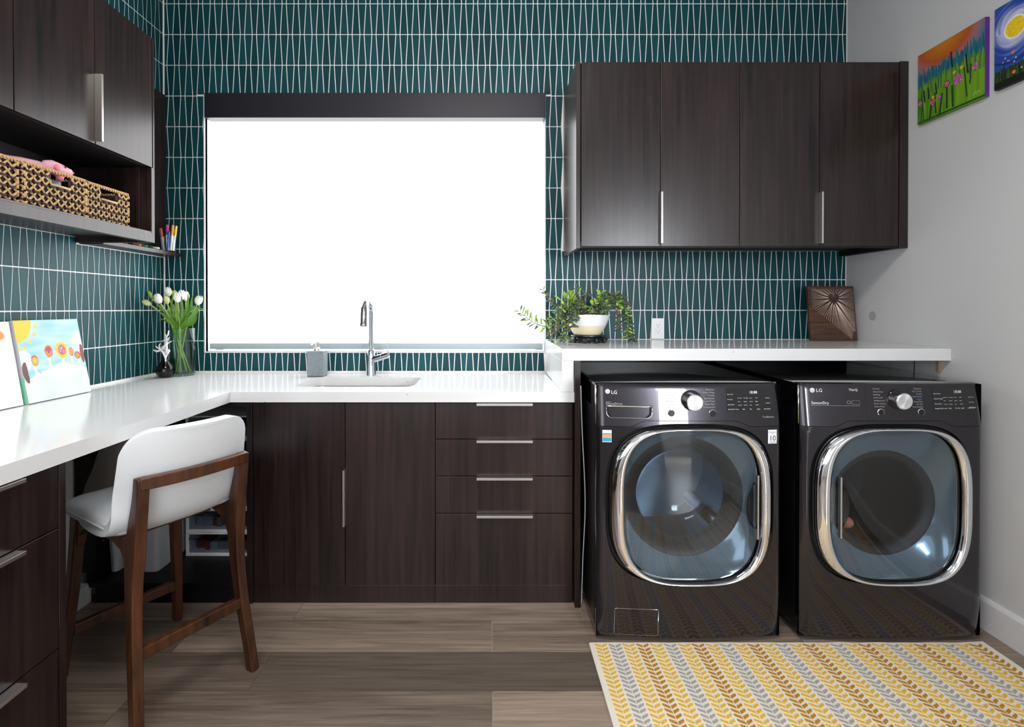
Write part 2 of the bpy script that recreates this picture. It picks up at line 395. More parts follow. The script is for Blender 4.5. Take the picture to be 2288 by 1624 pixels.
def keep_back(p):
    p = clip(p, 0, XL + .003, False); p = clip(p, 0, XR - .003, True); p = clip(p, 1, CT, False); p = clip(p, 1, ZC, True)
    if len(p) < 3: return None
    cx = sum(a[0] for a in p) / len(p); cz = sum(a[1] for a in p) / len(p)
    if WX0 - .006 < max(a[0] for a in p) and min(a[0] for a in p) < WX1 + .006 and max(a[1] for a in p) > WZ0 - .006 and min(a[1] for a in p) < WZ1 + .004:
        if cz > WZ1: p = clip(p, 1, WZ1 + .004, False)
        elif cx < WX0: p = clip(p, 0, WX0 - .006, True)
        elif cx > WX1: p = clip(p, 0, WX1 + .004, False)
        elif min(a[1] for a in p) < WZ0 - .02: p = clip(p, 1, WZ0 - .006, True)
        else: return None
    if len(p) < 3: return None
    cx = sum(a[0] for a in p) / len(p)
    if cx > .307: p = clip(p, 1, RT, False)          # above the raised worktop
    elif max(a[0] for a in p) > .303 and min(a[1] for a in p) < RT: p = clip(p, 0, .303, True)
    if len(p) < 3: return None
    cz = sum(a[1] for a in p) / len(p)
    if cx > CABX0:
        if cz < CABZ0 + .03: p = clip(p, 1, CABZ0 + .031, True)
        elif cz > CABZ1 - .03: p = clip(p, 1, CABZ1, False)
        elif min(a[1] for a in p) < CABZ0 + .03: p = clip(p, 1, CABZ0 + .031, True)
        elif max(a[1] for a in p) > CABZ1: p = clip(p, 1, CABZ1, False)
        else: return None
    elif max(a[0] for a in p) > CABX0 and max(a[1] for a in p) > CABZ0 and min(a[1] for a in p) < CABZ1: p = clip(p, 0, CABX0, True)
    return p
def pri_back(p):
    z = sum(a[1] for a in p) / len(p); x = sum(a[0] for a in p) / len(p)
    if x > .307 and z < CABZ0: return 0
    if z < WZ0: return 1
    if x < WX0 and z < 1.6: return 2
    if x < WX0 and z < WZ1: return 3
    if x < CABX0 + .02 and z < WZ1: return 4
    return 9
nb = lay(wall_back, P(388.5, 79, YB).x - TP * 3 + TA, XL, XR, keep_back, lambda a, b: Vector((a, YB, b)), (0, -TT, 0), pri_back)
def keep_left(p):                                    # p in (Y, z)
    p = clip(p, 0, YB - .007, True); p = clip(p, 0, .9, False); p = clip(p, 1, CT, False); p = clip(p, 1, ZC, True)
    if len(p) < 3: return None
    z = sum(a[1] for a in p) / len(p); y = sum(a[0] for a in p) / len(p)
    lo = 1.582 if y < 2.194 else 1.552
    if z < 1.62 and min(a[1] for a in p) < lo: p = clip(p, 1, lo, True)
    elif z > 2.3 and max(a[1] for a in p) > 2.4445: p = clip(p, 1, 2.4445, False)
    else: return None
    return p
nl = lay(wall_left, 2.760, .9, YB, keep_left, lambda a, b: Vector((XL, a, b)), (TT, 0, 0), lambda p: 0 if (sum(a[0] for a in p) / len(p) > 1.55 and (sum(a[1] for a in p) / len(p) < 1.7 or sum(a[0] for a in p) / len(p) > 1.95)) else 9)
print('tiles', nb, nl)
# ------------------------------------------------------------------ window, blind
t = MB(); e = .006
t.box(WX0 - e, WX0, YB - .008, YB + .02, WZ0 - e, WZ1); t.box(WX1, WX1 + .003, YB - .008, YB + .02, WZ0 - e, WZ1); t.box(WX0, WX1, YB - .008, YB + .02, WZ0 - e, WZ0)
struct(t.build('trim_1', M['trim']))
wn = struct(MB().box(WX0, WX1, YB + .145, YB + .149, WZ0, WZ1).build('window_1', M['glass']))
fr = MB(); 
for a, b, c, d in ((WX0, WX0 + .045, WZ0, WZ1), (WX1 - .045, WX1, WZ0, WZ1), (WX0, WX1, WZ0, WZ0 + .045), (WX0, WX1, WZ1 - .045, WZ1), ((WX0 + WX1) / 2 - .03, (WX0 + WX1) / 2 + .03, WZ0, WZ1)):
    fr.box(a, b, YB + .10, YB + .143, c, d)
fr.build('window_frame', M['trim'], wn, .002)
bx0, bx1 = WX0 + .006, WX1 - .008
rb = thing('roller_blind', ((bx0 + bx1) / 2, YB + .03, WZ0 + .002), 'white roller blind filling the window under a dark valance', 'blind')
B('valance', M['valance'], rb, WX0 + .012, WX1 + .002, YB - .03, YB + .06, 2.312, 2.4475, .002)
B('fabric', M['blind'], rb, bx0, bx1, YB + .030, YB + .031, WZ0 + .042, 2.33, 0)
B('hem_bar', M['hem'], rb, bx0, bx1, YB + .024, YB + .037, WZ0 + .010, WZ0 + .044, .004)
ch = MB(); ch.tube([(WX1 - .006, YB + .01, 2.31), (WX1 - .006, YB + .01, 1.35)], .0016, 6); ch.build('pull_chain', M['greyplastic'], rb)

# ------------------------------------------------------------------ worktops
yf = 2.157
lw = MB(); lx1 = -1.11; hx0, hx1, hy0, hy1 = -.905, -.352, 2.305, 2.615
z0, z1 = .870, CT
lw.box(XL, lx1, -.6, yf, z0, z1)
lw.box(XL, hx0, yf, YB, z0, z1); lw.box(hx1, .359, yf, hy0 + .2, z0, z1); lw.box(hx1, .3045, hy0 + .2, YB, z0, z1)
lw.box(hx0, hx1, yf, hy0, z0, z1); lw.box(hx0, hx1, hy1, YB, z0, z1)
rc = .05
for cx, cy, sx, sy in ((hx0, hy0, 1, 1), (hx1, hy0, -1, 1), (hx0, hy1, 1, -1), (hx1, hy1, -1, -1)):
    pts = [(cx, cy, z0 + .0005)] + [(cx + sx * rc - sx * rc * math.sin(a), cy + sy * rc - sy * rc * math.cos(a), z0 + .0005) for a in [math.pi / 2 * i / 6 for i in range(7)]]
    lw.prism(pts, (0, 0, z1 - z0 - .001 + .0005))
o = lw.build('low_worktop', M['quartz']); tag(o, 'long low L-shaped white quartz worktop running under the window and along the left wall', 'worktop')
rw = MB(); rw.box(.3065, XR, yf, YB - .006, RT - .0515, RT); rw.box(.3065, .358, yf + .0005, YB - .006, CT + .0005, RT - .0515)
o = rw.build('raised_worktop', M['quartz'], bevel=.0015); tag(o, 'raised white quartz worktop bridging over the washer and dryer', 'worktop')
# sink
sk = thing('sink', ((hx0 + hx1) / 2, (hy0 + hy1) / 2, .68), 'undermount stainless steel sink set in the low white worktop', 'sink')
def rrect(x0, x1, y0, y1, r, z, n=6):
    pts = []
    for cx, cy, a0 in ((x1 - r, y1 - r, 0), (x0 + r, y1 - r, 90), (x0 + r, y0 + r, 180), (x1 - r, y0 + r, 270)):
        for i in range(n + 1):
            a = R(a0 + 90 * i / n); pts.append((cx + r * math.cos(a), cy + r * math.sin(a), z))
    return pts
m = MB(); m.rings([rrect(hx0 - .02, hx1 + .02, hy0 - .02, hy1 + .02, .06, .868), rrect(hx0 - .003, hx1 + .003, hy0 - .003, hy1 + .003, .055, .868),
    rrect(hx0, hx1, hy0, hy1, .055, .86), rrect(hx0 + .008, hx1 - .008, hy0 + .008, hy1 - .008, .055, .70), rrect(hx0 + .03, hx1 - .03, hy0 + .03, hy1 - .03, .05, .682)], True, False, True)
m.build('basin', M['sinksteel'], sk, smooth=True, auto=35)
MB().lathe(((hx0 + hx1) / 2, 2.5, .6825), [(.045, 0), (.045, .003), (.03, .002), (.028, -.002)], 24).build('drain', M['chrome'], sk, smooth=True)
# faucet
fx, fy = P(829.5, 800, 2.69).x, 2.69
fc = thing('faucet', (fx, fy, CT), 'tall chrome gooseneck kitchen tap with pull-down spray head behind the sink', 'tap')
MB().lathe((fx, fy, CT), [(.026, 0), (.026, .004), (.0245, .01), (.0225, .03), (.0205, .075), (.0205, .13), (.0175, .137), (.0145, .139)], 32).build('base', M['tapchrome'], fc, smooth=True, auto=40)
arc = [(fx, fy, CT + .13), (fx, fy, CT + .334)]
for i in range(1, 15):
    a = math.pi * i / 14; arc.append((fx + .007 * (1 - math.cos(a)), fy - .103 * (1 - math.cos(a)), CT + .334 + .071 * math.sin(a)))
hp = arc[-1]
MB().tube(arc, .0142, 20).build('spout', M['tapchrome'], fc, smooth=True, auto=50)
hd = Vector((hp[0] - .002, hp[1] - .004, hp[2] - .066)); h0 = Vector(hp) + Vector((0, 0, .03))
MB().tube([h0, h0.lerp(hd, .1), h0.lerp(hd, .45), h0.lerp(hd, .46), h0.lerp(hd, .85), h0.lerp(hd, .92), hd], [.0150, .0165, .0180, .0172, .0180, .0198, .0180], 24).build('spray_head', M['tapsteel'], fc, smooth=True, auto=30)
a0 = Vector((fx + .012, fy - .006, CT + .085)); a1 = Vector((fx + .095, fy - .02, CT + .112))
MB().tube([a0, a0.lerp(a1, .55), a0.lerp(a1, .57), a0.lerp(a1, .60), a1], [.0175, .0175, .0155, .0175, .0175], 24).build('valve', M['tapchrome'], fc, smooth=True, auto=30)
MB().tube([(fx + .09, fy - .02, CT + .118), (fx + .0925, fy - .018, CT + .178)], .0035, 12).build('lever', M['tapchrome'], fc, smooth=True, auto=40)
# soap dispenser
dx, dy = P(709, 800, 2.67).x, 2.67
sd = thing('soap_dispenser', (dx, dy, CT), 'grey stone soap dispenser with chrome pump beside the sink', 'soap dispenser')
B('bottle', M['stone'], sd, dx - .0435, dx + .0435, dy - .035, dy + .035, CT + .002, CT + .133, .003)
B('foot', M['black'], sd, dx - .041, dx + .041, dy - .033, dy + .033, CT, CT + .003, 0)
pm_ = MB(); pm_.lathe((dx - .002, dy, CT + .133), [(.016, 0), (.016, .014), (.0115, .016), (.0115, .03), (.013, .032), (.013, .047), (.010, .05)], 24)
pm_.tube([(dx - .002, dy, CT + .175), (dx - .012, dy - .03, CT + .173), (dx - .016, dy - .045, CT + .168)], .005, 12); pm_.build('pump', M['nickel'], sd, smooth=True, auto=40)

# ------------------------------------------------------------------ base cabinets
yd = 2.172
def pull_v(parent, x, side, y, za, zb, m=None):      # vertical edge pull on a door facing -Y
    mb = MB(); mb.box(x - .004 if side < 0 else x + .0005, x - .0005 if side < 0 else x + .004, y - .026, y, za, zb)
    return mb.build('handle', M['nickel'], parent, .0008)
def front_y(name, parent, x0, x1, z0, z1, y, t=.019):
    g = .0015
    return MB().box(x0 + g, x1 - g, y, y + t, z0 + g, z1 - g).build(name, M['veneer'], parent, .0012)
dxs = (-1.021, -.624, -.236, .357)
sc = thing('sink_cabinet', ((dxs[0] + dxs[2]) / 2, 2.46, 0), 'dark wood two-door base cabinet below the sink', 'cabinet')
MB().box(dxs[0], dxs[2], yd + .02, 2.79, .078, .66).build('carcass', M['veneer_in'], sc)
B('apron', M['veneer_in'], sc, dxs[0], dxs[2], yd + .02, yd + .04, .66, .868, 0)
B('plinth', M['veneer'], sc, dxs[0] - .0, dxs[2], yd + .004, yd + .022, 0, .0765, .001)
for i in range(2):
    d = front_y('door', sc, dxs[i], dxs[i + 1], .0775, .866, yd)
    pull_v(d, dxs[1], -1 if i == 0 else 1, yd, .34, .58)
dc = thing('drawer_cabinet', ((dxs[2] + dxs[3]) / 2, 2.46, 0), 'dark wood base cabinet of four wide drawers left of the washer', 'cabinet')
MB().box(dxs[2], dxs[3], yd + .02, 2.79, .078, .868).build('carcass', M['veneer_in'], dc)
B('plinth', M['veneer'], dc, dxs[2], dxs[3], yd + .004, yd + .022, 0, .0765, .001)
zs = (.866, .7085, .549, .388, .0775)
def pull_h(parent, x0, x1, y, z):
    mb = MB(); mb.box(x0, x1, y - .028, y + .0, z - .0005, z + .0035); mb.box(x0, x1, y - .029, y - .026, z - .006, z + .0035)
    return mb.build('handle', M['nickel'], parent, .0006)
for i in range(4):
    d = front_y('drawer', dc, dxs[2], dxs[3], zs[i + 1], zs[i], yd)
    pull_h(d, -.0575, .1815, yd, zs[i] - .003)
# panel between drawers and washer bay
o = MB().box(.3595, .384, 2.14, 2.79, 0, 1.047).build('side_panel', M['veneer'], bevel=.001); tag(o, 'tall dark wood end panel holding up the raised worktop beside the washer', 'panel')
# open corner shelf unit
cu = thing('open_corner_cabinet', (-1.4, 2.46, 0), 'dark open-fronted corner cabinet with a low shelf behind the stool', 'cabinet')
B('side_panel', M['veneer'], cu, -1.046, -1.022, yd - .004, 2.79, 0, .868)
mb = MB(); mb.prism([(-1.735, yd + .02, .078), (-1.735, 2.79, .078), (-1.735, 2.79, .868), (-1.735, yd + .02, .868)], (-.02, 0, 0)); mb.build('side_panel', M['veneer_in'], cu, .001)
B('front_stile', M['veneer_in'], cu, -1.79, -1.715, yd + .002, yd + .02, .13, .868)
B('back_panel', M['veneer_in'], cu, -1.74, -1.046, 2.775, 2.79, .0, .868, 0)
B('shelf', M['veneer_in'], cu, -1.735, -1.046, yd + .003, 2.775, .066, .086)
B('plinth', M['veneer_in'], cu, -1.705, -1.046, yd + .004, yd + .022, 0, .0655)
B('top_rail', M['veneer_in'], cu, -1.735, -1.046, yd + .003, yd + .022, .845, .868)
ph = MB()
for i in range(20): ph.box(-1.7149, -1.7141, 2.235, 2.240, .24 + i * .032, .245 + i * .032)
ph.build('shelf_pin_holes', M['greyplastic'], cu)['kind'] = 'stuff'
# left drawer cabinet
lc = thing('left_drawer_cabinet', (-1.46, .6, 0), 'dark wood three-drawer cabinet under the left worktop in the near corner', 'cabinet')
fxx = -1.14; y1 = 1.331
MB().box(XL + .008, fxx - .02, .45, 1.33, .078, .868).build('carcass', M['veneer_in'], lc)
B('plinth', M['veneer_in'], lc, XL + .016, fxx - .05, .45, 1.33, 0, .078)
B('end_panel', M['veneer'], lc, XL + .016, fxx + .001, y1 + .002, y1 + .024, 0, .868)
zs2 = (.866, .6925, .374, .08)
for i in range(3):
    d = MB().box(fxx - .019, fxx, .78, y1, zs2[i + 1] + .0015, zs2[i] - .0015).build('drawer', M['veneer'], lc, .0012)
    mb = MB(); z = zs2[i] - .004; mb.box(fxx, fxx + .028, .93, 1.208, z, z + .0035); mb.box(fxx + .026, fxx + .030, .93, 1.208, z - .006, z + .0035)
    mb.build('handle', M['nickel'], d, .0006)

# ------------------------------------------------------------------ right wall cabinets
yc = 2.384; cz0, cz1 = 1.557, 2.428
xs = [(1298 - VX) / 474, (1475 - VX) / 474, (1652 - VX) / 474, (1830 - VX) / 474, (2007 - VX) / 474, XR - .002]
for c in range(2):
    xa, xb = (CABX0, xs[2]) if c == 0 else (xs[2], XR - .002)
    cb = thing('wall_cabinet', ((xa + xb) / 2, YB - .2, cz0), ('dark two-door wall cabinet nearest the window, its side lit bright' , 'dark two-door wall cabinet reaching the right-hand white wall')[c], 'cabinet', 'wall cabinets over the washers')
    a = xa + (.018 if c == 0 else 0); b = xb - (.018 if c else 0)
    MB().box(a, b, yc + .02, YB - .001, cz0 + .03, cz1 - .02).build('carcass', M['veneer_in'], cb)
    if c == 0: B('end_panel', M['veneer'], cb, xa, xs[0] - .004, yc - .002, YB - .001, cz0 - .004, cz1 + .006)
    else:
        B('filler', M['veneer'], cb, xs[4] + .002, xb, yc - .002, yc + .04, cz0 - .002, cz1 + .004)
        B('end_panel', M['veneer_in'], cb, XR - .04, XR - .002, yc + .04, YB - .001, cz0, cz0 + .03)
    B('bottom_rail', M['veneer_in'], cb, a, b, yc + .004, yc + .02, cz0 - .0, cz0 + .03)
    B('top_panel', M['veneer_in'], cb, a, b, yc + .02, YB - .001, cz1 - .02, cz1 + .004)
    for i in range(2):
        k = c * 2 + i
        d = front_y('door', cb, xs[k], xs[k + 1], cz0 + .005, cz1 + .002, yc)
        pull_v(d, xs[c * 2 + 1], -1 if i == 0 else 1, yc, 1.575, 1.815)

# ------------------------------------------------------------------ left wall cabinets, open shelf, ledge
fx2 = -1.468; zt = 2.444; zd = 1.882
ys = [2.203, 1.885, 1.563, 1.245, .925]
for c in range(2):
    ya, yb = (ys[2], 2.215) if c == 0 else (ys[4], ys[2])
    cb = thing('left_wall_cabinet', (XL + .17, (ya + yb) / 2, zd), ('dark two-door cabinet high on the left wall, nearest the window', 'dark cabinet high on the left wall, cut off by the left picture edge')[c], 'cabinet', 'cabinets high on the left wall')
    MB().box(XL + .001, fx2 - .02, ya, yb - (.012 if c == 0 else 0), zd + .0, zt - .002).build('carcass', M['veneer_in'], cb)
    if c == 0: B('end_panel', M['veneer'], cb, XL + .001, fx2 + .001, ys[0] + .002, 2.215, zd + .0005, zt + .002)
    for i in range(2):
        k = c * 2 + i
        d = MB().box(fx2 - .019, fx2, ys[k + 1] + .0018, ys[k] - .0018, zd + .001, zt).build('door', M['veneer'], cb, .0012)
        y = ys[c * 2 + 1]; mb = MB(); mb.box(fx2, fx2 + .028, y + (.0005 if i == 0 else -.0045), y + (.0045 if i == 0 else -.0005), 1.892, 2.142)
        mb.build('handle', M['nickel'], d, .0008)
sh = thing('open_wall_shelf', (XL + .17, 1.6, 1.557), 'long dark open shelf box under the left wall cabinets holding baskets', 'shelf')
B('shelf', M['veneer'], sh, XL + .001, fx2, .925, 2.194, 1.582, 1.604)
B('front_rail', M['veneer'], sh, fx2 - .02, fx2 + .003, .925, 2.194, 1.557, 1.5965)
B('end_panel', M['veneer'], sh, XL + .001, fx2 + .001, 2.1945, 2.215, 1.557, zd)
B('back_panel', M['veneer_in'], sh, XL + .001, XL + .012, .925, 2.194, 1.604, zd, 0)
B('inner_stop', M['veneer'], sh, fx2 - .06, fx2 - .045, 2.1843, 2.1943, 1.605, zd)
lg = thing('marker_ledge', (XL + .05, 2.5, 1.557), 'shallow dark ledge with a back board on the left wall in the window corner', 'shelf')
B('back_board', M['veneer'], lg, XL + .001, XL + .014, 2.2155, YB - .006, 1.572, 2.442)
B('ledge_board', M['veneer'], lg, XL + .001, -1.693, 2.2155, YB - .006, 1.553, 1.572)

# ------------------------------------------------------------------ washer and dryer
def superel(t, a, b, n):
    c, s = math.cos(t), math.sin(t)
    return (a * math.copysign(abs(c) ** (2 / n), c), b * math.copysign(abs(s) ** (2 / n), s))
def appliance(cx, w, kind):
    yf_ = 1.919; base = Vector((cx, yf_, 0)); h = .986; dcz = .533
    wash = kind == 'washer'
    A = thing(kind, (cx, yf_ + .36, 0), 'graphite front-loading washer with bright reflections in its round glass door' if wash else 'graphite dryer with dark glass door, standing next to the white wall', 'washing machine' if wash else 'dryer')
    def yfr(x, z):
        e = max(0, 1 - (2 * x / w) ** 2); y = -.02 * e + (.012 * max(0, (abs(x) - w / 2 + .02) / .02) ** 2)
        if z > .8226: y += (z - .8226) * .13
        if z < .2: y += (.2 - z) ** 2 * .35
        return y
    def pt(x, z, out=0): return base + Vector((x, yfr(x, z) - out, z))
    def zb(x): return .8235 + .0225 * (1 - smoothstep(.165, .235, abs(x)))
    # body shell
    b = MB(); x0, x1, y0, y1_ = cx - w / 2, cx + w / 2, yf_ + .012, yf_ + .76
    b.poly([(x0, y0, .018), (x0, y1_, .018), (x0, y1_, h - .004), (x0, y0, h - .004)]); b.poly([(x1, y0, .018), (x1, y1_, .018), (x1, y1_, h - .004), (x1, y0, h - .004)])
    b.poly([(x0, y1_, .018), (x1, y1_, .018), (x1, y1_, h - .004), (x0, y1_, h - .004)]); b.poly([(x0, y0, .018), (x1, y0, .018), (x1, y1_, .018), (x0, y1_, .018)])
    b.build('body', M['blackgloss'], A)
    sd_ = MB()
    for xx in (x0 - .0015, x1 + .0005): MB().box(xx, xx + .001, y0 + .03, y1_ - .03, .05, h - .10).build('side_panel', M['black'], A)
    tp = MB(); tp.rings([rrect(x0 - .001, x1 + .001, y0 + .012, y1_, .02, h - .012), rrect(x0 - .001, x1 + .001, y0 + .012, y1_, .02, h - .002), rrect(x0 + .004, x1 - .004, y0 + .017, y1_ - .004, .018, h)], True, True, True)
    tp.build('lid', M['blackgloss'], A, smooth=True, auto=40)
    # lower front with the door recess
    N = 160; ra, rb_ = .316, .300; fr_ = MB(); rings = []
    inner = []; outer = []
    xl = w / 2; zlow = .02
    dox = .001 if wash else -.010; ra = .316 if wash else .307
    for i in range(N):
        t = 2 * math.pi * i / N; ix, iz = superel(t, ra, rb_, 3.3); iz += dcz
        dx_, dz_ = ix, iz - dcz; ix += dox
        # ray to the rectangle
        s = 1e9
        if abs(dx_) > 1e-9: s = min(s, xl / abs(dx_))
        if dz_ < -1e-9: s = min(s, (dcz - zlow) / -dz_)
        if dz_ > 1e-9:
            s2 = s
            for _ in range(12): s2 = min(s, (zb(dx_ * s2) - dcz) / dz_)
            s = s2
        inner.append((ix, iz)); outer.append((max(-xl, min(xl, dx_ * s)), dcz + dz_ * s))
    corner = [(-xl, zlow), (xl, zlow), (-xl, zb(xl)), (xl, zb(xl))]
    for c in corner:                                  # snap the nearest samples to the corners
        k = min(range(N), key=lambda i: (outer[i][0] - c[0]) ** 2 + (outer[i][1] - c[1]) ** 2); outer[k] = c
    K = 7
    rings.append([pt(x, z, -.045) for x, z in [(a * .97, dcz + (q - dcz) * .97) for a, q in inner]])
    rings.append([pt(x, z, -.006) for x, z in inner])
    for k in range(K + 1):
        f = (k / K); rings.append([pt(ix * 1.012 * (1 - f) + ox * f, (dcz + (iz - dcz) * 1.012) * (1 - f) + (oz) * f) for (ix, iz), (ox, oz) in zip(inner, outer)])
    rings.append([base + Vector((ox, .013, oz)) for ox, oz in outer])
    fr_.rings(rings, True, False, False); fr_.build('front_panel', M['graphite'], A, smooth=True, auto=32)
    # dark ring in the recess
    rc_ = MB(); rc_.rings([[pt(a * s, dcz + (q - dcz) * s, o_) for a, q in inner] for s, o_ in ((.995, -.012), (.93, -.02))], True, False, False); rc_.build('door_seal', M['black'], A, smooth=True)
    # control panel
    cp = MB(); nx = 61
    def cpf(u, v):
        x = (u - .5) * w * .9985; z = zb(x) + .0015 + v * (h - .012 - zb(x)); return pt(x, z)
    rr_ = [[cpf(i / (nx - 1), v) for i in range(nx)] for v in [k / 8 for k in range(9)]]
    rr_.insert(0, [p + Vector((0, .012, 0)) for p in rr_[0]])
    rr_.append([p + Vector((0, .004, .008)) for p in rr_[-1]]); rr_.append([p + Vector((0, .010, .003)) for p in rr_[-1]])
    cp.rings(rr_, False, False, False); 
    for s in (-1, 1): cp.poly([pt(s * w / 2 * .9985, .826), pt(s * w / 2 * .9985, h - .012), base + Vector((s * w / 2 * .9985, .04, h - .012)), base + Vector((s * w / 2 * .9985, .04, .826))])
    panel = cp.build('control_panel', M['graphite'], A, smooth=True, auto=32)
    pc = 1534 if wash else 1985
    X = lambda px: (px - pc) / 588.0
    Z = lambda py: 1.2727 - (py - 688) / 584.0
    sm = MB(); xd = X(1463) if wash else X(1922)
    sm.rings([[pt(xd - .0007 + .0 * v, zb(xd) + .002 + v * (.974 - zb(xd)), .0004), pt(xd + .0007, zb(xd) + .002 + v * (.974 - zb(xd)), .0004)] for v in (0, .25, .5, .75, 1)], False, False, False)
    sm.build('panel_seam', M['black'], A)
    def disc(mb, px, py, r, out0, out1, n=32, bev=.0015):
        c = pt(X(px), Z(py)); 
        mb.rings([[c + Vector((rr * math.cos(2 * math.pi * i / n), -oo, rr * math.sin(2 * math.pi * i / n))) for i in range(n)] for rr, oo in ((r, out0), (r, out1 - bev), (r - bev, out1))], True, False, True)
        return c
    kx, ky = (1537, 893) if wash else (1994, 890)
    mb = MB(); disc(mb, kx, ky, .040, -.004, .002); mb.build('dial_bezel', M['blackgloss'], A, smooth=True, auto=40)
    dial = MB(); disc(dial, kx + 2, ky + 2, .031, 0, .026); dl = dial.build('dial', M['steel'], A, smooth=True, auto=40)
    cap_ = MB(); c = disc(cap_, kx + 2, ky + 2, .0285, .026, .0275); cap_.build('dial_cap', M['chrome_cap'], dl, smooth=True, auto=40)
    for bxp, byp in (((1491, 920), (1583, 920)) if wash else ((1953, 918), (2043, 918))):
        mb = MB(); disc(mb, bxp, byp, .0138, -.002, .0012, 24); bt = mb.build('button', M['chrome'], A, smooth=True, auto=40)
        mb = MB(); disc(mb, bxp, byp, .0118, 0, .0035 if wash else .002, 24, .001); mb.build('button_cap', M['graphite'] if wash else M['black'], bt, smooth=True, auto=40)
    # display
    dxa, dxb, dza, dzb_ = (X(1616), X(1717), Z(917), Z(866)) if wash else (X(2073), X(2168), Z(915), Z(865))
    mb = MB(); mb.grid(lambda u, v: pt(dxa + (dxb - dxa) * u, dza + (dzb_ - dza) * v, .0006), 8, 4); mb.build('display', M['blackgloss'], A, smooth=True)
    ft = lambda x, z: pt(x, z, .0011)
    T = []
    W_ = dxb - dxa; Hh = dzb_ - dza
    T += [('18:88', dxa + W_ * .52, dza + Hh * .76, .0145, 'LEFT')]
    rowsT = ['Fresh Care', 'Pre-wash', 'Delay Wash'] if wash else ['Remote Start', 'Damp Dry Signal', 'Reduce Static']
    for i, s in enumerate(rowsT): T.append((s, dxa + .003, dza + Hh * (.72 - .22 * i), .0052, 'LEFT'))
    for i in range(3):
        for j in range(4): T.append((('Extra Hot', 'Extra High', 'Heavy', 'Fresh'), ('Warm', 'Medium', 'Normal', 'Rinse'), ('Tap Cold', 'No Spin', 'Light', 'On/Off'))[i][j] and ((('Extra Hot', 'Extra High', 'Heavy', 'Fresh'), ('Warm', 'Medium', 'Normal', 'Rinse'), ('Tap Cold', 'No Spin', 'Light', 'On/Off'))[i][j], dxa + W_ * (.25 + .135 * j), dza + Hh * (.56 - .15 * i), .0040, 'LEFT'))
    bl_ = ['Cold Wash', 'Temp.', 'Spin', 'Soil', 'Signal', 'Extra Rinse'] if wash else ['Energy Saver', 'Dry Level', 'Temp.', 'Time Dry', 'Signal', 'Control Lock']
    for j, s in enumerate(bl_): T.append((s, dxa + W_ * (.02 + .165 * j), dza + Hh * .08, .0055, 'LEFT'))
    for i, s in enumerate((['Remote', 'Control'] if wash else ['More Time', 'Less Time', 'Wrinkle Care'])): T.append((s, dxb - .018, dza + Hh * (.55 - .22 * i), .005, 'LEFT'))
    text_mesh(T, ft, 'display_lettering', M['label_white'], A)
    L = []; G_ = []
    if wash:
        L += [('LG', X(1360.5), Z(879.5), .0185, 'LEFT')]
        G_ += [('Inverter', X(1348.5), Z(898), .006, 'LEFT'), ('DirectDrive', X(1348.5), Z(903), .0125, 'LEFT'), ('TrueBalance', X(1696), Z(931), .0095, 'LEFT')]
        G_ += [(s, X(1589), Z(870.5 + i * 6.3), .0088, 'RIGHT') for i, s in enumerate(['Delicates', 'Perm. Press', 'Towels', 'Sportswear', 'Speed Wash', 'Rinse+Spin', 'Downloaded'])]
        G_ += [(s, X(1480), Z(870.5 + i * 6.3), .0088, 'LEFT') for i, s in enumerate(['Normal', 'Heavy Duty', 'Bedding', 'Small Load', 'Allergiene', 'Sanitary', 'Tub Clean'])]
        lgx, lgy = 1353, 874
    else:
        L += [('LG', X(1817), Z(875), .0185, 'LEFT'), ('ThinQ', X(1886.5), Z(872), .0125, 'LEFT'), ('SensorDry', X(1805), Z(901.5), .0145, 'LEFT')]
        G_ += [(s, X(2048), Z(868.5 + i * 5.6), .0078, 'RIGHT') for i, s in enumerate(['Delicates', 'Perm. Press', 'Towels', 'Sportswear', '', 'Speed Dry', 'Air Dry', 'Downloaded'])]
        G_ += [(s, X(1939), Z(868.5 + i * 6.4), .0078, 'LEFT') for i, s in enumerate(['Normal', 'Heavy Duty', 'Bedding', 'Small Load', 'AntiBacterial', 'Steam Sanitary', 'Steam Fresh'])]
        text_mesh([('Rugged', X(2047), Z(891), .0075, 'RIGHT')], lambda x, z: pt(x, z, .0007), 'blue_lettering', M['label_blue'], A)
        mb = MB(); mb.grid(lambda u, v: pt(X(1805) + u * (X(1909) - X(1805)), Z(904.5) + v * .0008, .0006), 10, 2); mb.build('underline', M['label_grey'], A)
        mb = MB(); mb.tube([pt(X(1885 + 9 * math.cos(a) * .5), Z(897 + 3.2 * math.sin(a)), .0008) for a in [2 * math.pi * i / 16 for i in range(17)]], .0008, 4); 
        mb.tube([pt(X(x), Z(y), .0008) for x, y in ((1892, 893), (1908, 893), (1908, 901), (1892, 901), (1892, 893))], .0005, 4); mb.build('certification_mark', M['label_grey'], A)
        lgx, lgy = 1809, 871.5
    text_mesh(L, lambda x, z: pt(x, z, .0007), 'lettering', M['label_white'], A)
    text_mesh(G_, lambda x, z: pt(x, z, .0006), 'cycle_lettering', M['label_grey'], A)
    # round logo: disc with a face line
    mb = MB(); mb.rings([[pt(X(lgx) + r * math.cos(a), Z(lgy) + r * math.sin(a), .0007) for a in [2 * math.pi * i / 24 for i in range(24)]] for r in (.0088, .0001)], True, False, False)
    lo = mb.build('logo', M['label_white'], A)
    mb = MB(); mb.tube([pt(X(lgx) + .006 * math.cos(a), Z(lgy) + .006 * math.sin(a), .0010) for a in [R(90 + 15 * i) for i in range(19)]] + [pt(X(lgx) + .001, Z(lgy), .001)], .0006, 4)
    mb.tube([pt(X(lgx), Z(lgy) + .004, .001), pt(X(lgx), Z(lgy) - .003, .001), pt(X(lgx) + .002, Z(lgy) - .003, .001)], .0006, 4); mb.build('logo_line', M['graphite'], lo)
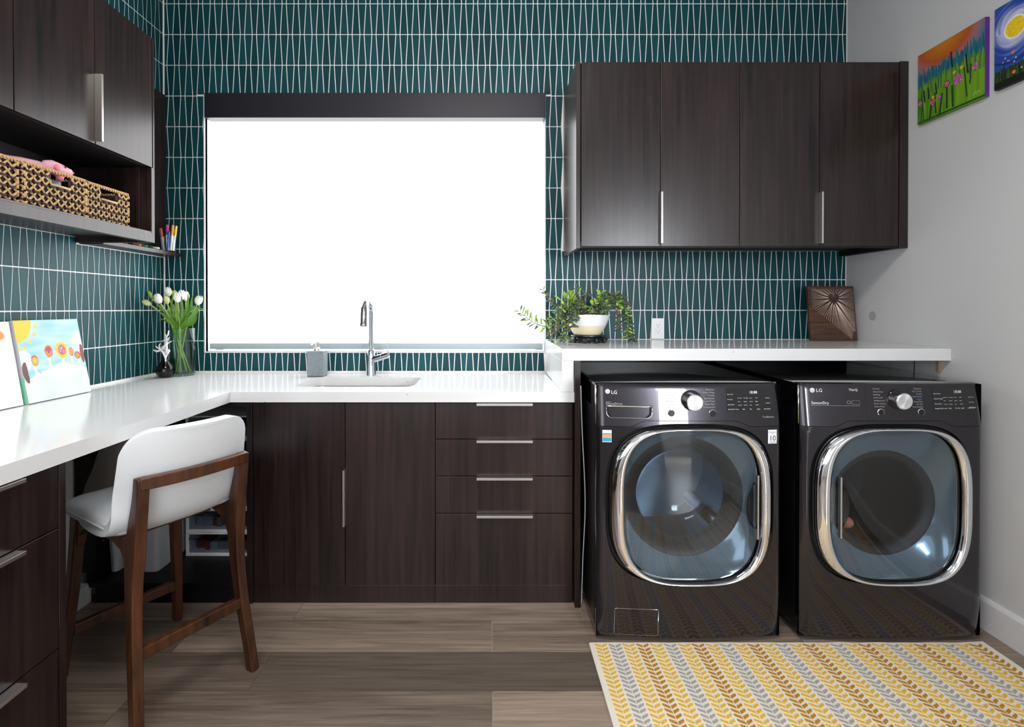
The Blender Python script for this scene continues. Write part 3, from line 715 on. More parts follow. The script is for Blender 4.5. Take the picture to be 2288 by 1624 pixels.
    ls = MB(); ls.tube([base + Vector((-w / 2 - .001, .018, .83)), base + Vector((-w / 2 - .001, .02, h - .008))], .003, 6); ls.build('edge_strip', M['steel'], A, smooth=True)
    # detergent drawer pull
    if wash:
        x0_, x1_, zt_, zb_ = X(1348.5), X(1450), Z(905.5), Z(931)
        out = [(x0_, zt_), (x0_ + .002, zb_ + .018)] + [(x0_ + .022 - .020 * math.cos(a), zb_ + .018 - .018 * math.sin(a)) for a in [math.pi / 2 * i / 6 for i in range(1, 7)]] + [(x1_ - .022 + .020 * math.sin(a), zb_ + .018 - .018 * math.cos(a)) for a in [math.pi / 2 * i / 6 for i in range(0, 6)]] + [(x1_ - .002, zb_ + .018), (x1_, zt_)]
        mb = MB(); mb.rings([[pt(a, q, .0012) for a, q in out], [pt(x0_ + (a - x0_) * .98 + .001, q + .0015 if q < zt_ - .001 else q, .0002) for a, q in out]], True, False, True)
        mb.build('drawer_recess', M['blackgloss'], A)
        mb = MB(); mb.tube([pt(x0_ + (x1_ - x0_) * u, zt_, .004) for u in [i / 10 for i in range(11)]], .0032, 8); mb.tube([pt(a, q, .001) for a, q in out], .0009, 6); mb.build('drawer_lip', M['chrome'], A, smooth=True)
        # filter flap
        fxa, fxb, fza, fzb = X(1367), X(1463), .030, 1.2727 - (1358 - 688) / 588.0
        ol = [(x, z) for x, z, _ in rrect(fxa, fxb, fza, fzb, .006, 0)]
        mb = MB(); mb.tube([pt(x, z, .0004) for x, z in ol + ol[:1]], .0009, 6); mb.build('filter_flap_gap', M['chrome'], A, smooth=True)
        mb = MB(); mb.rings([[pt(x, z, .0012) for x, z in ol]], True, False, True); mb.build('filter_flap', M['graphite'], A)
        mb = MB(); mb.rings([[pt(x, z, .002) for x, z in [(a, b) for a, b, _ in rrect(X(1405), X(1419), fzb - .010, fzb - .001, .003, 0)]]], True, False, True); mb.build('filter_latch', M['blackgloss'], A)
        # stickers
        s1 = (X(1339.5), X(1359.5), Z(985), Z(958))
        mb = MB(); mb.grid(lambda u, v: pt(s1[0] + (s1[1] - s1[0]) * u, s1[2] + (s1[3] - s1[2]) * v, .0007), 3, 3); st = mb.build('efficiency_sticker', M['label_white'], A)
        mb = MB()
        for za_, zb2, mi in ((.05, .36, 0), (.36, .64, 1), (.64, .74, 0)): mb.grid(lambda u, v: pt(s1[0] + .001 + (s1[1] - s1[0] - .002) * u, s1[2] + (s1[3] - s1[2]) * (za_ + (zb2 - za_) * v), .0010), 3, 2, mi)
        mb.rings([[pt(s1[0] + .021 + .007 * math.cos(a), s1[2] + .0225 + .007 * math.sin(a), .0013) for a in [2 * math.pi * i / 16 for i in range(16)]]], True, False, True, 1)
        mb.build('sticker_print', [M['label_teal'], M['label_orange']], st)
        s2_ = (X(1708), X(1728.5), Z(988), Z(957.5))
        mb = MB(); mb.grid(lambda u, v: pt(s2_[0] + (s2_[1] - s2_[0]) * u, s2_[2] + (s2_[3] - s2_[2]) * v, .0007), 3, 3); st = mb.build('warranty_sticker', M['label_white'], A)
        text_mesh([('10', s2_[0] + .0035, s2_[2] + .011, .028, 'LEFT'), ('Direct Drive', s2_[0] + .0015, s2_[3] - .011, .0062, 'LEFT'), ('MOTOR', s2_[0] + .011, s2_[3] - .0155, .004, 'LEFT'), ('WARRANTY', s2_[0] + .004, s2_[2] + .003, .0055, 'LEFT')], lambda x, z: pt(x, z, .0012), 'sticker_print', M['label_black'], st)
    # door: chrome ring, glass, dish, bowl, drum
    base = base + Vector((.001 if wash else -.010, 0, 0)); cx = base.x
    D = bpy.data.objects.new('door', None); col.objects.link(D); D.parent = A; D.location = base + Vector((0, -.02, dcz)) - A.location
    ts = [2 * math.pi * i / 192 for i in range(192)]
    kx_ = 1 if wash else .968
    dk = MB(); prof = ((.303, .293, .004), (.3035, .2935, -.014), (.299, .2915, -.026), (.282, .289, -.036), (.268, .287, -.037), (.2585, .2845, -.031), (.256, .282, -.020))
    dk.rings([[base + Vector((a * 1, yfr(0, .5) + o_ + .022 * min(1, (a / .35) ** 2) * 0 + .018 * (a / .3) ** 2, dcz + q)) for a, q in [superel(t, A_ * kx_, B_, 3.3) for t in ts]] for A_, B_, o_ in prof], True, False, False)
    dk.build('chrome_ring', M['chrome'], D, smooth=True)
    yb0 = yfr(0, .5)
    gl = MB(); gl.rings([[base + Vector((a * s, yb0 - .013 - .016 * (1 - s * s) + .018 * (a * s / .3) ** 2 * .8, dcz + q * s)) for a, q in [superel(t, .2575 * kx_, .2835, 3.3) for t in ts]] for s in (1, .9, .75, .55, .3, .02)], True, False, True)
    gl.build('glass', M['doorglass'], D, smooth=True)
    bc = Vector((-.008 if wash else .004, 0, .008 if wash else -.016))
    ds = MB(); rings = []; R0 = .232 if wash else .204
    for f, dep in ((0, .0), (.12, .012), (.5, .035), (.85, .05), (1, .058)):
        rr = []
        for t in ts:
            a, q = superel(t, .2555 * kx_, .2815, 3.3); cx_, cz_ = bc.x + R0 * math.cos(t), bc.z + R0 * math.sin(t)
            rr.append(base + Vector((a * (1 - f) + cx_ * f, yb0 + .002 + dep + .012 * (1 - f) * (a / .3) ** 2, dcz + q * (1 - f) + cz_ * f)))
        rings.append(rr)
    ds.rings(rings, True, False, False); ds.build('dish', M['dish'], D, smooth=True)
    bw = MB(); c0 = base + Vector((bc.x, yb0, dcz + bc.z))
    bw.rings([[c0 + Vector((r * math.cos(t), y, r * math.sin(t))) for t in ts[::3]] for r, y in ((R0, .060), (R0 - .02, .064), (R0 - .035, .085), (.172, .10))], True, False, False)
    bw.build('gasket', M['rubber'], D, smooth=True)
    if wash:
        bg = MB(); bg.rings([[c0 + Vector((r * math.cos(t), y, r * math.sin(t))) for t in ts[::3]] for r, y in ((.178, .07), (.170, .09), (.155, .15), (.12, .18), (.06, .19), (.002, .19))], True, False, True); bg.build('glass_bowl', M['doorglass2'], D, smooth=True)
    dr = MB(); dr.rings([[c0 + Vector((r * math.cos(t), y, r * math.sin(t))) for t in ts[::3]] for r, y in ((.172, .10), (.255, .13), (.26, .50), (.18, .52), (.002, .52))], True, False, True); dr.build('drum', M['drum'] if wash else M['rubber'], A, smooth=True, auto=40)
    # drum lifters and holes
    if wash:
        for k in range(3):
            a = R(200 + 120 * k); c_ = c0 + Vector((.235 * math.cos(a), .16, .235 * math.sin(a))); MB().tube([c_, c_ + Vector((0, .3, 0))], [.02, .03], 10).build('lifter', M['drum'], A, smooth=True)
    # handle
    hx = (.236 if wash else -.2185); yh = yb0 - .026
    hd_ = MB(); hz0, hz1 = (-.119, .118) if wash else (-.115, .112)
    hd_.box(cx + hx - .003, cx + hx + .0035, yf_ + yh - .004, yf_ + yh + .012, dcz + hz0, dcz + hz1); hd_.build('handle', M['steel'], D, .0012)
    hr = MB(); sg = -1 if wash else 1
    hr.rings([[Vector((cx + hx + sg * (.002 + .036 * s * max(0, math.sin(math.pi * i / 20)) ** .5), yf_ + yh + .008 + .022 * (1 - s), dcz + hz0 * .72 + (hz1 - hz0) * .72 * i / 20 + .0)) for i in range(21)] for s in (1, .6, .0)], False, False, False)
    hr.build('handle_recess', M['black'], D, smooth=True)
    for sx in (-1, 1):
        for yy in (.06, .70): MB().lathe((cx + sx * (w / 2 - .06), yf_ + yy, 0), [(.02, 0), (.02, .012), (.012, .02)], 12).build('foot', M['black'], A)
    if not wash:                                      # clothes behind the glass
        for k, (ox, oz, r, mm) in enumerate(((-.13, -.10, .035, 'pinkcloth'), (-.08, -.135, .04, 'browncloth'), (-.02, -.15, .032, 'pinkcloth'))):
            cl = MB(); cc = c0 + Vector((ox, .18 + .03 * k, oz))
            cl.rings([[cc + Vector((r * math.sin(p_) * math.cos(a) * (1 + .25 * noise.noise(Vector((k * 9, a, p_)))), r * math.sin(p_) * math.sin(a), r * .8 * math.cos(p_))) for a in [2 * math.pi * i / 14 for i in range(14)]] for p_ in [.05 + (math.pi - .1) * j / 8 for j in range(9)]], True, True, True)
            tag(cl.build('garment', M[mm], smooth=True), ('pinkish garment leftmost behind the dryer glass', 'brown garment bundled in the middle of the dryer drum', 'orange-pink garment rightmost behind the dryer glass')[k], 'clothes', 'clothes in the dryer')
    return A
def brushed_cap():
    m, n, l, b = new_mat('radial_brushed_cap'); b.inputs['Metallic'].default_value = .9; b.inputs['Roughness'].default_value = .28; b.inputs['Base Color'].default_value = (.85, .87, .9, 1)
    b.inputs['Anisotropic'].default_value = .8; tn = n.new('ShaderNodeTangent'); tn.direction_type = 'RADIAL'; tn.axis = 'Y'; l.new(tn.outputs[0], b.inputs['Tangent']); return m
M['chrome_cap'] = brushed_cap()
M['pinkcloth'] = plain('faded_orange_cloth', srgb(196, 120, 96), .9, bump=1, bscale=60)
M['browncloth'] = plain('brown_cloth', srgb(150, 100, 78), .9, bump=1, bscale=60)
M['doorglass2'] = glass_mat('inner_bowl_glass', (.80, .86, .92, 1), ior=1.35)
appliance(.757, .702, 'washer')
appliance(1.5305, .694, 'dryer')

# ------------------------------------------------------------------ pipes and fittings in the bay behind the washers
def bayP(px, py, Y): return P(px, py, Y)
bk = MB().box(.386, XR - .002, 2.786, 2.796, 0, 1.046).build('bay_back_board', M['black']); tag(bk, 'dark board on the wall behind the washer and dryer', 'panel')
o = MB(); a, b = P(1436, 817, 2.765), P(1600, 817, 2.765)
o.tube([a, (a + b) / 2, b], .026, 16); o.tube([a + Vector((-.01, 0, 0)), a + Vector((.012, 0, 0))], .029, 16)
o = o.build('exhaust_duct', plain('dull_duct', srgb(70, 80, 96), .3, .7), smooth=True, auto=40); tag(o, 'grey round duct lying behind the washer under the raised worktop', 'duct')
o = MB(); 
for q in (P(1421, 819, 2.72), P(1421, 833, 2.72)): o.tube([q, q + Vector((.032, 0, 0))], .006, 10)
o = o.build('pipe_coupling', M['chrome'], smooth=True); tag(o, 'pair of chrome pipe ends beside the grey duct behind the washer', 'pipe')
o = MB(); q = P(1318, 822, 2.75); o.box(q.x - .04, q.x + .04, 2.755, 2.785, q.z - .028, q.z + .028); o.tube([q + Vector((-.06, -.02, .012)), q + Vector((.0, -.03, .004)), q + Vector((.03, -.03, -.004))], .006, 8)
o = o.build('water_outlet_box', plain('dark_blue_plastic', srgb(50, 58, 74), .4)); tag(o, 'small dark supply box behind the top left of the washer', 'outlet box')
o = MB(); pts = [P(1560, 826, 2.74), P(1640, 822, 2.70), P(1700, 826, 2.66), P(1724, 822, 2.62), P(1740, 815, 2.60)]
o.tube(spline([tuple(p) for p in pts], 6), .0035, 8); o = o.build('loose_cable', plain('pale_cord', srgb(150, 160, 170), .5), smooth=True); tag(o, 'pale cable running behind and between the washer and dryer', 'cable')
o = MB(); pts = [P(1298, 862, 2.06), P(1301, 960, 2.05), P(1308, 1120, 2.05), P(1303, 1250, 2.05), P(1300, 1352, 2.05)]
o.tube(spline([tuple(p) for p in pts], 8), .0022, 8); o = o.build('drain_cable', M['greyplastic'], smooth=True); tag(o, 'thin grey cable hanging between the end panel and the washer', 'cable')
o = MB().box(XR - .012, XR - .001, 2.205, 2.216, .995, 1.046).build('wooden_batten', M['pine']); tag(o, 'raw wooden batten on the right wall above the dryer', 'batten')
o = MB(); o.tube([(XR - .012, 2.33, 1.04), (XR - .012, 2.33, .93)], .0016, 6); o.lathe((XR - .012, 2.33, .925), [(.004, 0), (.005, .006), (.001, .011)], 10)
o = o.build('hanging_wire', M['black']); tag(o, 'short black wire on the wall beneath the raised worktop, above the dryer', 'wire')

# outlet
oc = P(1469.5, 734, YB - .006)
ot = thing('power_outlet', (oc.x, YB - .005, oc.z), 'white double power outlet on the teal tiles above the raised worktop', 'outlet')
B('cover_plate', M['whiteplastic'], ot, oc.x - .0355, oc.x + .0355, YB - .0105, YB - .0055, oc.z - .057, oc.z + .057, .002)
for s in (1, -1):
    f = B('socket', M['whiteplastic'], ot, oc.x - .0165, oc.x + .0165, YB - .0128, YB - .0103, oc.z + s * .0165 - .0155, oc.z + s * .0165 + .0155, .001)
    q = MB()
    for sx in (-1, 1): q.box(oc.x + sx * .0065 - .001, oc.x + sx * .0065 + .001, YB - .0131, YB - .0127, oc.z + s * .0165 - .001, oc.z + s * .0165 + .008)
    q.lathe((0, 0, 0), [(.0024, 0), (.0024, .0003)], 10); q.v[-20:] = [(oc.x + v[0], YB - .0131 + v[2], oc.z + s * .0165 - .008 + v[1]) for v in q.v[-20:]]
    q.build('slots', M['black'], f)

# ------------------------------------------------------------------ rug
rg = thing('rug', (1.12, 1.4, 0), 'cream flat-weave rug with yellow, gold and grey herringbone stripes before the washers', 'rug')
RX0, RX1, RY0, RY1 = .378, 1.872, .62, 1.908
nz = lambda x, y: .0035 * noise.noise(Vector((x * 6, y * 6, 3)))
def ry1(x): return RY1 + .004 * noise.noise(Vector((x * 14, 1, 0))) + .006 * (x > 1.78) * (x - 1.78) / .09
mb = MB(); mb.rings([[Vector((RX0 + (RX1 - RX0) * i / 60, RY0 + (ry1(RX0 + (RX1 - RX0) * i / 60) - RY0) * v, z)) for i in range(61)] for v, z in [(0, .0005)] + [(k / 40, .0062) for k in range(41)] + [(1, .0005)]], False, False, False)
for xx in (RX0, RX1): mb.box(xx - .004, xx + .001, RY0, RY1 - .002, .0003, .006)
mb.build('weave', M['rugcream'], rg, smooth=True, auto=40)
sp = .0522; nsr = 28; x0 = RX0 + .013
cols_ = ['rugyellow', 'ruggrey', 'rugyellow', 'ruggold']
strokes = {k: MB() for k in set(cols_)}
rnr = random.Random(5); py = .0205
for c in range(nsr):
    xc = x0 + sp * (c + .5); mbx = strokes[cols_[c % 4]]
    for r in range(int((RY1 - RY0) / py)):
        y = RY1 - .012 - r * py + rnr.uniform(-.001, .001)
        for s in (-1, 1):
            yy = y + (.0 if s < 0 else -.0)
            xa = xc + s * .0012; xb = xc + s * .0235; wv = .0100
            rise = .016
            if yy - rise < RY0: continue
            p = [(xa, yy - rise * .9 - wv * .5), (xb - s * .003, yy - wv * .75), (xb, yy - wv * .2), (xb - s * .001, yy + wv * .45), (xa, yy - rise * .9 + wv * .75)]
            b = len(mbx.v)
            zt_ = .0078
            mbx.v += [(q[0], q[1], .006) for q in p] + [(q[0] * .86 + sum(t[0] for t in p) / 5 * .14, q[1] * .86 + sum(t[1] for t in p) / 5 * .14, zt_) for q in p]
            mbx.face([b + 5 + i for i in range(5)])
            for i in range(5): mbx.face((b + i, b + (i + 1) % 5, b + 5 + (i + 1) % 5, b + 5 + i))
for k, nm in (('rugyellow', 'yellow_strokes'), ('ruggold', 'gold_strokes'), ('ruggrey', 'grey_strokes')):
    o = strokes[k].build(nm, M[k], rg); o['kind'] = 'stuff'

# ------------------------------------------------------------------ stool
SC = Vector((-1.160, 1.762, 0)); TH = 148
stool = thing('counter_stool', SC, 'white leather counter stool on dark walnut legs, pulled up to the left worktop', 'stool', rz=R(TH))
def rect_sweep(pts, sizes, name, m, bev=.003, sub=None, axis_w=Vector((0, 1, 0))):
    mb = MB(); rr = []
    for i, p in enumerate(pts):
        p = Vector(p); t = (Vector(pts[min(i + 1, len(pts) - 1)]) - Vector(pts[max(i - 1, 0)])).normalized()
        w = (axis_w - t * axis_w.dot(t)).normalized(); d = t.cross(w); sd, sw = sizes[i]
        rr.append([p + d * sd / 2 + w * sw / 2, p - d * sd / 2 + w * sw / 2, p - d * sd / 2 - w * sw / 2, p + d * sd / 2 - w * sw / 2])
    mb.rings(rr); return mb.build(name, m, stool, bev, smooth=True, auto=40, local=True)
for s in (-1, 1):
    key = [(-.248, .158, .768, .030, .034), (-.240, .158, .70, .036, .034), (-.222, .158, .62, .052, .033), (-.208, .159, .53, .064, .033), (-.205, .161, .45, .054, .032), (-.211, .164, .36, .046, .031), (-.226, .169, .24, .042, .030), (-.252, .177, .10, .038, .029), (-.268, .182, 0, .036, .028)]
    k2 = spline(key, 4)
    rect_sweep([(a, s * b, c) for a, b, c, _, _ in k2], [(d, e) for *_, d, e in k2], 'rear_leg', M['walnut'])
    key = [(.205, .156, .57, .055, .034), (.212, .160, .47, .044, .033), (.224, .170, .29, .038, .031), (.246, .184, .10, .034, .029), (.258, .190, 0, .032, .028)]
    k2 = spline(key, 4)
    rect_sweep([(a, s * b, c) for a, b, c, _, _ in k2], [(d, e) for *_, d, e in k2], 'front_leg', M['walnut'])
    # side rail with arched ends
    bot = [(-.215, .465), (-.185, .465), (-.165, .503), (-.13, .530), (-.08, .543), (.08, .543), (.14, .528), (.175, .498), (.19, .458), (.21, .458)]
    pts = [(a, s * .156 - .013, z) for a, z in bot] + [(a, s * .156 - .013, z) for a, z in ((.225, .574), (-.06, .574), (-.15, .571), (-.205, .595))]
    MB().prism(pts, (0, .026, 0)).build('side_rail', M['walnut'], stool, .002, local=True)
for a in (-.06, .2): MB().box(a - .012, a + .012, -.145, .145, .533, .572).build('cross_rail', M['walnut'], stool, .002, local=True)
n_ = 14
pts = [(-.248 - .022 * (1 - (2 * i / n_ - 1) ** 2), -.168 + .336 * i / n_, .752) for i in range(n_ + 1)]
mb = MB(); mb.rings([[Vector(p) + Vector((d, 0, z)) for d, z in ((-.015, .018), (.015, .018), (.015, -.018), (-.015, -.018))] for p in pts]); mb.build('back_rail', M['walnut'], stool, .003, smooth=True, auto=40, local=True)
for a, z, hw in ((-.229, .237, .165), (.233, .16, .165)):
    MB().box(a - .012, a + .012, -hw, hw, z - .018, z + .018).build('stretcher', M['walnut'], stool, .003, local=True)
# backrest shell
prof = [(.075, .574, .196), (.01, .569, .202), (-.08, .571, .206), (-.148, .587, .207), (-.190, .630, .203), (-.213, .70, .198), (-.230, .78, .194), (-.243, .85, .191), (-.250, .902, .189)]
ps = spline(prof, 8); nv = len(ps)
arc_l = [0]
for i in range(1, nv): arc_l.append(arc_l[-1] + math.dist(ps[i][:2], ps[i - 1][:2]))
def prof_at(L):
    L = max(0, min(arc_l[-1], L)); k = max(i for i in range(nv) if arc_l[i] <= L + 1e-9); k = min(k, nv - 2)
    t = (L - arc_l[k]) / (arc_l[k + 1] - arc_l[k]); return [a + (b - a) * t for a, b in zip(ps[k], ps[k + 1])]
RC = .075
def shell(u, j):
    L = arc_l[j]; s = 2 * u - 1; a, z, hw = prof_at(L); lat = abs(s) * hw
    ex, ey = (lat - (hw - RC)) / RC, (L - (arc_l[-1] - RC)) / RC      # rounded top corners
    if ex > 0 and ey > 0:
        f = max(ex, ey) / math.hypot(ex, ey); ex *= f; ey *= f; lat = hw - RC + ex * RC; L = arc_l[-1] - RC + ey * RC; a, z, hw2 = prof_at(L)
    v = L / arc_l[-1]; q = lat / hw
    return Vector((a + .055 * smoothstep(.25, .7, v) * q ** 2.2, math.copysign(lat, s), z + .022 * (1 - smoothstep(.30, .62, v)) * q ** 3))
nu = 45
mb = MB(); mb.rings([[shell(i / (nu - 1), j) for i in range(nu)] for j in range(nv)], False, False, False)
bk_ = mb.build('backrest', M['leather'], stool, smooth=True, local=True)
so = bk_.modifiers.new('s', 'SOLIDIFY'); so.thickness = .034; so.offset = 0
bv = bk_.modifiers.new('b', 'BEVEL'); bv.width = .012; bv.segments = 4; bv.limit_method = 'ANGLE'; bv.angle_limit = R(50)
# piping and stitches along the rim
rim = [shell(0, j) for j in range(10, nv)] + [shell(i / (nu - 1), nv - 1) for i in range(1, nu)] + [shell(1, j) for j in range(nv - 2, 9, -1)]
stc = MB()
for off in (0,):
    for i in range(len(rim) - 1):
        a, b = rim[i], rim[i + 1]; L_ = (b - a).length; k = max(1, int(L_ / .006))
        for q in range(k):
            p = a.lerp(b, (q + .5) / k); c = Vector((0, 0, .76)); inn = Vector((0, -p.y, c.z - p.z)); inn.normalize()
            pp = p + inn * .013 + Vector((-.0178, 0, 0)); stc.box(pp.x - .0006, pp.x + .0006, pp.y - .0012, pp.y + .0012, pp.z - .0008, pp.z + .0008)
o = stc.build('stitching', M['stitch'], stool, local=True); o['kind'] = 'stuff'
# seat cushion
def seatrect(z, ins, r=.06):
    return [(x, y, z) for x, y, _ in rrect(-.17 + ins, .245 - ins, -.205 + ins * .8, .205 - ins * .8, r, 0, 8)]
mb = MB(); mb.rings([seatrect(.574, .03), seatrect(.578, .012), seatrect(.588, .002), seatrect(.602, 0), seatrect(.614, .006), seatrect(.622, .02), seatrect(.626, .06, .05), seatrect(.625, .12, .03)], True, True, True)
mb.build('seat', M['leather'], stool, smooth=True, local=True)
mb = MB(); r_ = [Vector(p) for p in seatrect(.603, -.0008)]; mb.tube(r_ + r_[:1], .0022, 6); mb.build('piping', M['leather'], stool, smooth=True, local=True)

# ------------------------------------------------------------------ corner cabinet contents
def drawer_tower(x0, x1, y0, z0, n, h, label):
    T_ = thing('storage_drawers', ((x0 + x1) / 2, y0 + .18, z0), label, 'storage drawers')
    d = .355
    for k in range(n):
        a, b = z0 + k * h, z0 + (k + 1) * h - .001
        mb = MB(); t = .014
        mb.box(x0, x1, y0, y0 + d, a, a + t); mb.box(x0, x1, y0, y0 + d, b - .007, b); mb.box(x0, x0 + t, y0, y0 + d, a + t, b - .007); mb.box(x1 - t, x1, y0, y0 + d, a + t, b - .007)
        fr = mb.build('frame', M['whiteplastic'], T_, .002)
        mb = MB(); mb.box(x0 + t + .002, x1 - t - .002, y0 + .002, y0 + .006, a + t + .003, b - .010); mb.box(x0 + t + .002, x1 - t - .002, y0 - .006, y0 + .002, b - .03, b - .022)
        mb.build('drawer_front', M['clearplastic'], T_, .001)
        mb = MB(); rn = random.Random(k * 7 + n)
        x = x0 + t + .01
        while x < x1 - t - .03:
            w_ = rn.uniform(.02, .06); mb.box(x, min(x + w_, x1 - t - .005), y0 + .03 + rn.uniform(0, .03), y0 + .2, a + t + .001, a + t + rn.uniform(.015, h * .55), rn.randrange(4)); x += w_ + .002
        mb.build('contents', [M['fabricgrey'], M['greyplastic'], M['redthing'], M['darkblue']], T_)
M['redthing'] = plain('red_plastic', srgb(150, 70, 64), .5); M['darkblue'] = plain('navy_plastic', srgb(40, 48, 70), .5)
sx0, sx1 = P(415, 1200, 2.20).x, -1.048
drawer_tower(-1.455, -1.052, 2.41, .0865, 6, .112, 'stack of white-framed clear plastic drawers, right of the dark corner cabinet')
def bin_(x0, x1, y0, z0, h, label, nm='bin'):
    T_ = thing(nm, ((x0 + x1) / 2, y0 + .1, z0), label, 'bin', 'white bins in the corner cabinet')
    mb = MB(); d = .30
    mb.rings([rrect(x0 + .02, x1 - .02, y0 + .02, y0 + d - .02, .02, z0), rrect(x0, x1, y0, y0 + d, .03, z0 + h), rrect(x0 + .006, x1 - .006, y0 + .006, y0 + d - .006, .026, z0 + h), rrect(x0 + .026, x1 - .026, y0 + .026, y0 + d - .026, .018, z0 + .006)], True, True, True)
    mb.build('body', M['bin'], T_, smooth=True, auto=40)
    mb = MB(); rr = [Vector(p) for p in rrect(x0 - .002, x1 + .002, y0 - .002, y0 + d + .002, .031, z0 + h)]; mb.tube(rr + rr[:1], .006, 8); mb.build('rim', M['bin'], T_, smooth=True)
M['bin'] = plain('white_bin_plastic', srgb(200, 206, 212), .5)
bin_(-1.732, -1.655, 2.247, .0865, .42, 'white plastic bin at the left in the dark corner cabinet')
bin_(-1.645, -1.475, 2.247, .0865, .42, 'wider white plastic bin, right of the narrow one, behind the stool leg')
# grey cloth bag hanging under the worktop
bgT = thing('cloth_bag', (-1.42, 2.05, .86), 'grey cloth bag hanging under the left worktop behind the stool', 'bag')
def bagf(u, v):
    a = 2 * math.pi * u; w = .055 + .035 * v; d = .05 + .02 * v
    q = P(262 - 18 * v, 985 + 105 * v, 2.02)
    f = 1 + .12 * noise.noise(Vector((math.cos(a) * 2, math.sin(a) * 2, v * 3)))
    return Vector((q.x + w * f * math.cos(a), 2.02 + d * f * math.sin(a), q.z + .012 * math.cos(a)))
mb = MB(); mb.rings([[bagf(i / 28, j / 14) for i in range(28)] for j in range(15)], True, True, True); mb.build('sack', M['fabricgrey'], bgT, smooth=True, auto=60)
q = P(262, 985, 2.02); mb = MB(); mb.tube([(q.x - .03, 2.02, q.z - .01), (q.x, 2.02, .868), (q.x + .03, 2.02, q.z - .01)], .004, 6); mb.build('strap', M['fabricgrey'], bgT, smooth=True)

# ------------------------------------------------------------------ baskets on the open shelf
def basket(y0, y1, xf, dep, h, label, notch=None):
    z0 = 1.6045; xb = xf - dep
    T_ = thing('woven_basket', (xf - dep / 2, (y0 + y1) / 2, z0), label, 'basket', 'woven baskets on the open shelf')
    mb = MB(); t = .004; i_ = .004
    nz0, nz1 = z0 + h * .66, z0 + h - .014
    ny0, ny1 = (notch if notch else (y0, y0))
    mb.box(xb + i_, xf - i_, y0 + i_, y1 - i_, z0, z0 + t)
    for xx in (xb + i_, xf - i_ - t):
        if notch:
            mb.box(xx, xx + t, y0 + i_, ny0, z0, z0 + h - .004); mb.box(xx, xx + t, ny1, y1 - i_, z0, z0 + h - .004); mb.box(xx, xx + t, ny0, ny1, z0, nz0); 
        else: mb.box(xx, xx + t, y0 + i_, y1 - i_, z0, z0 + h - .004)
    for yy in (y0 + i_, y1 - i_ - t): mb.box(xb + i_, xf - i_, yy, yy + t, z0, z0 + h - .004)
    mb.build('lining', M['seagrass'], T_)
    mb = MB(); md = MB(); rn = random.Random(int(y0 * 100))
    def zig(p0, p1, nrm, rows_, hole=False):
        L_ = (p1 - p0).length; per = .060; n = max(2, round(L_ / per)); per = L_ / n; dv = (p1 - p0).normalized()
        rh = (h - .012) / rows_
        for r in range(rows_):
            for sgn in (0, 1):
                pts = []
                for q in range(n * 4 + 1):
                    s = q * per / 4; ph = math.pi * 2 * s / per
                    zz = z0 + .004 + rh * (r + .5) + rh * .5 * math.cos(ph) * (1 if sgn else -1)
                    bulge = .004 * (1 + .5 * math.sin(ph * 2 + sgn)); p = p0 + dv * s + nrm * bulge; p = Vector((p.x, p.y, zz + rn.uniform(-.0012, .0012)))
                    if hole and notch and ny0 + .002 < p.y < ny1 - .002 and zz > nz0 + .002:
                        if len(pts) > 1:
                            for o_ in (-.0022, .0022): mb.tube([w + Vector((0, 0, o_)) for w in pts], .0021, 5)
                        pts = []; continue
                    pts.append(p)
                if len(pts) > 1:
                    for o_ in (-.0022, .0022): mb.tube([w + Vector((0, 0, o_)) for w in pts], .0021, 5)
        for q in range(n + 1):                        # binding knots at the crossings
            for r in range(rows_ + 1):
                for half in (0,):
                    s = (q + half) * per
                    if s > L_: continue
                    zz = z0 + .004 + rh * (r if half == 0 else r)
                    if hole and notch and ny0 < (p0 + dv * s).y < ny1 and zz > nz0: continue
                    c = p0 + dv * s + nrm * .006; c.z = min(zz, z0 + h - .01); mb.tube([c + Vector((0, 0, -.006)), c + Vector((0, 0, .006))], [.0036, .0036], 5)
        for q in range(n * 2):                        # dark seagrass pads between
            for r in range(rows_):
                s = (q + .5) * per / 2; c = p0 + dv * (s) + nrm * .0015; c.z = z0 + .004 + rh * (r + .5) + rn.uniform(-.002, .002)
                if hole and notch and ny0 - .005 < c.y < ny1 + .005 and c.z > nz0 - .004: continue
                md.tube([c + dv * -.013, c + dv * -.007, c + dv * .007, c + dv * .013], [.001, .009, .009, .001], 8, flat=.5)
    zig(Vector((xf - i_, y0, 0)), Vector((xf - i_, y1, 0)), Vector((1, 0, 0)), 4, True)
    zig(Vector((xb, y0 + i_, 0)), Vector((xf, y0 + i_, 0)), Vector((0, -1, 0)), 5)
    zig(Vector((xb, y1 - i_, 0)), Vector((xf, y1 - i_, 0)), Vector((0, 1, 0)), 5)
    if notch: mb.tube([(xf - i_ + .004, ny0, nz0), (xf - i_ + .004, ny1, nz0)], .0045, 6)
    mb.build('straw_lattice', M['straw'], T_, smooth=True); md.build('dark_weave', M['seagrass'], T_, smooth=True)
    rm = MB(); c4 = [Vector((xb, y0, z0 + h)), Vector((xf, y0, z0 + h)), Vector((xf, y1, z0 + h)), Vector((xb, y1, z0 + h))]
    for k in range(4):
        a, b = c4[k], c4[(k + 1) % 4]; L_ = (b - a).length; dv = (b - a).normalized(); sd = Vector((0, 0, 1)); w_ = dv.cross(sd)
        for ph in (0, math.pi):
            n = int(L_ / .0028); rm.tube([a + dv * (L_ * i / n) + (sd * math.cos(i * .75 + ph) + w_ * math.sin(i * .75 + ph)) * .0042 for i in range(n + 1)], .0034, 5)
    rm.build('braided_rim', M['straw'], T_, smooth=True)
basket(1.352, 1.606, -1.50, .26, .135, 'woven straw basket at the left picture edge, first on the open shelf')
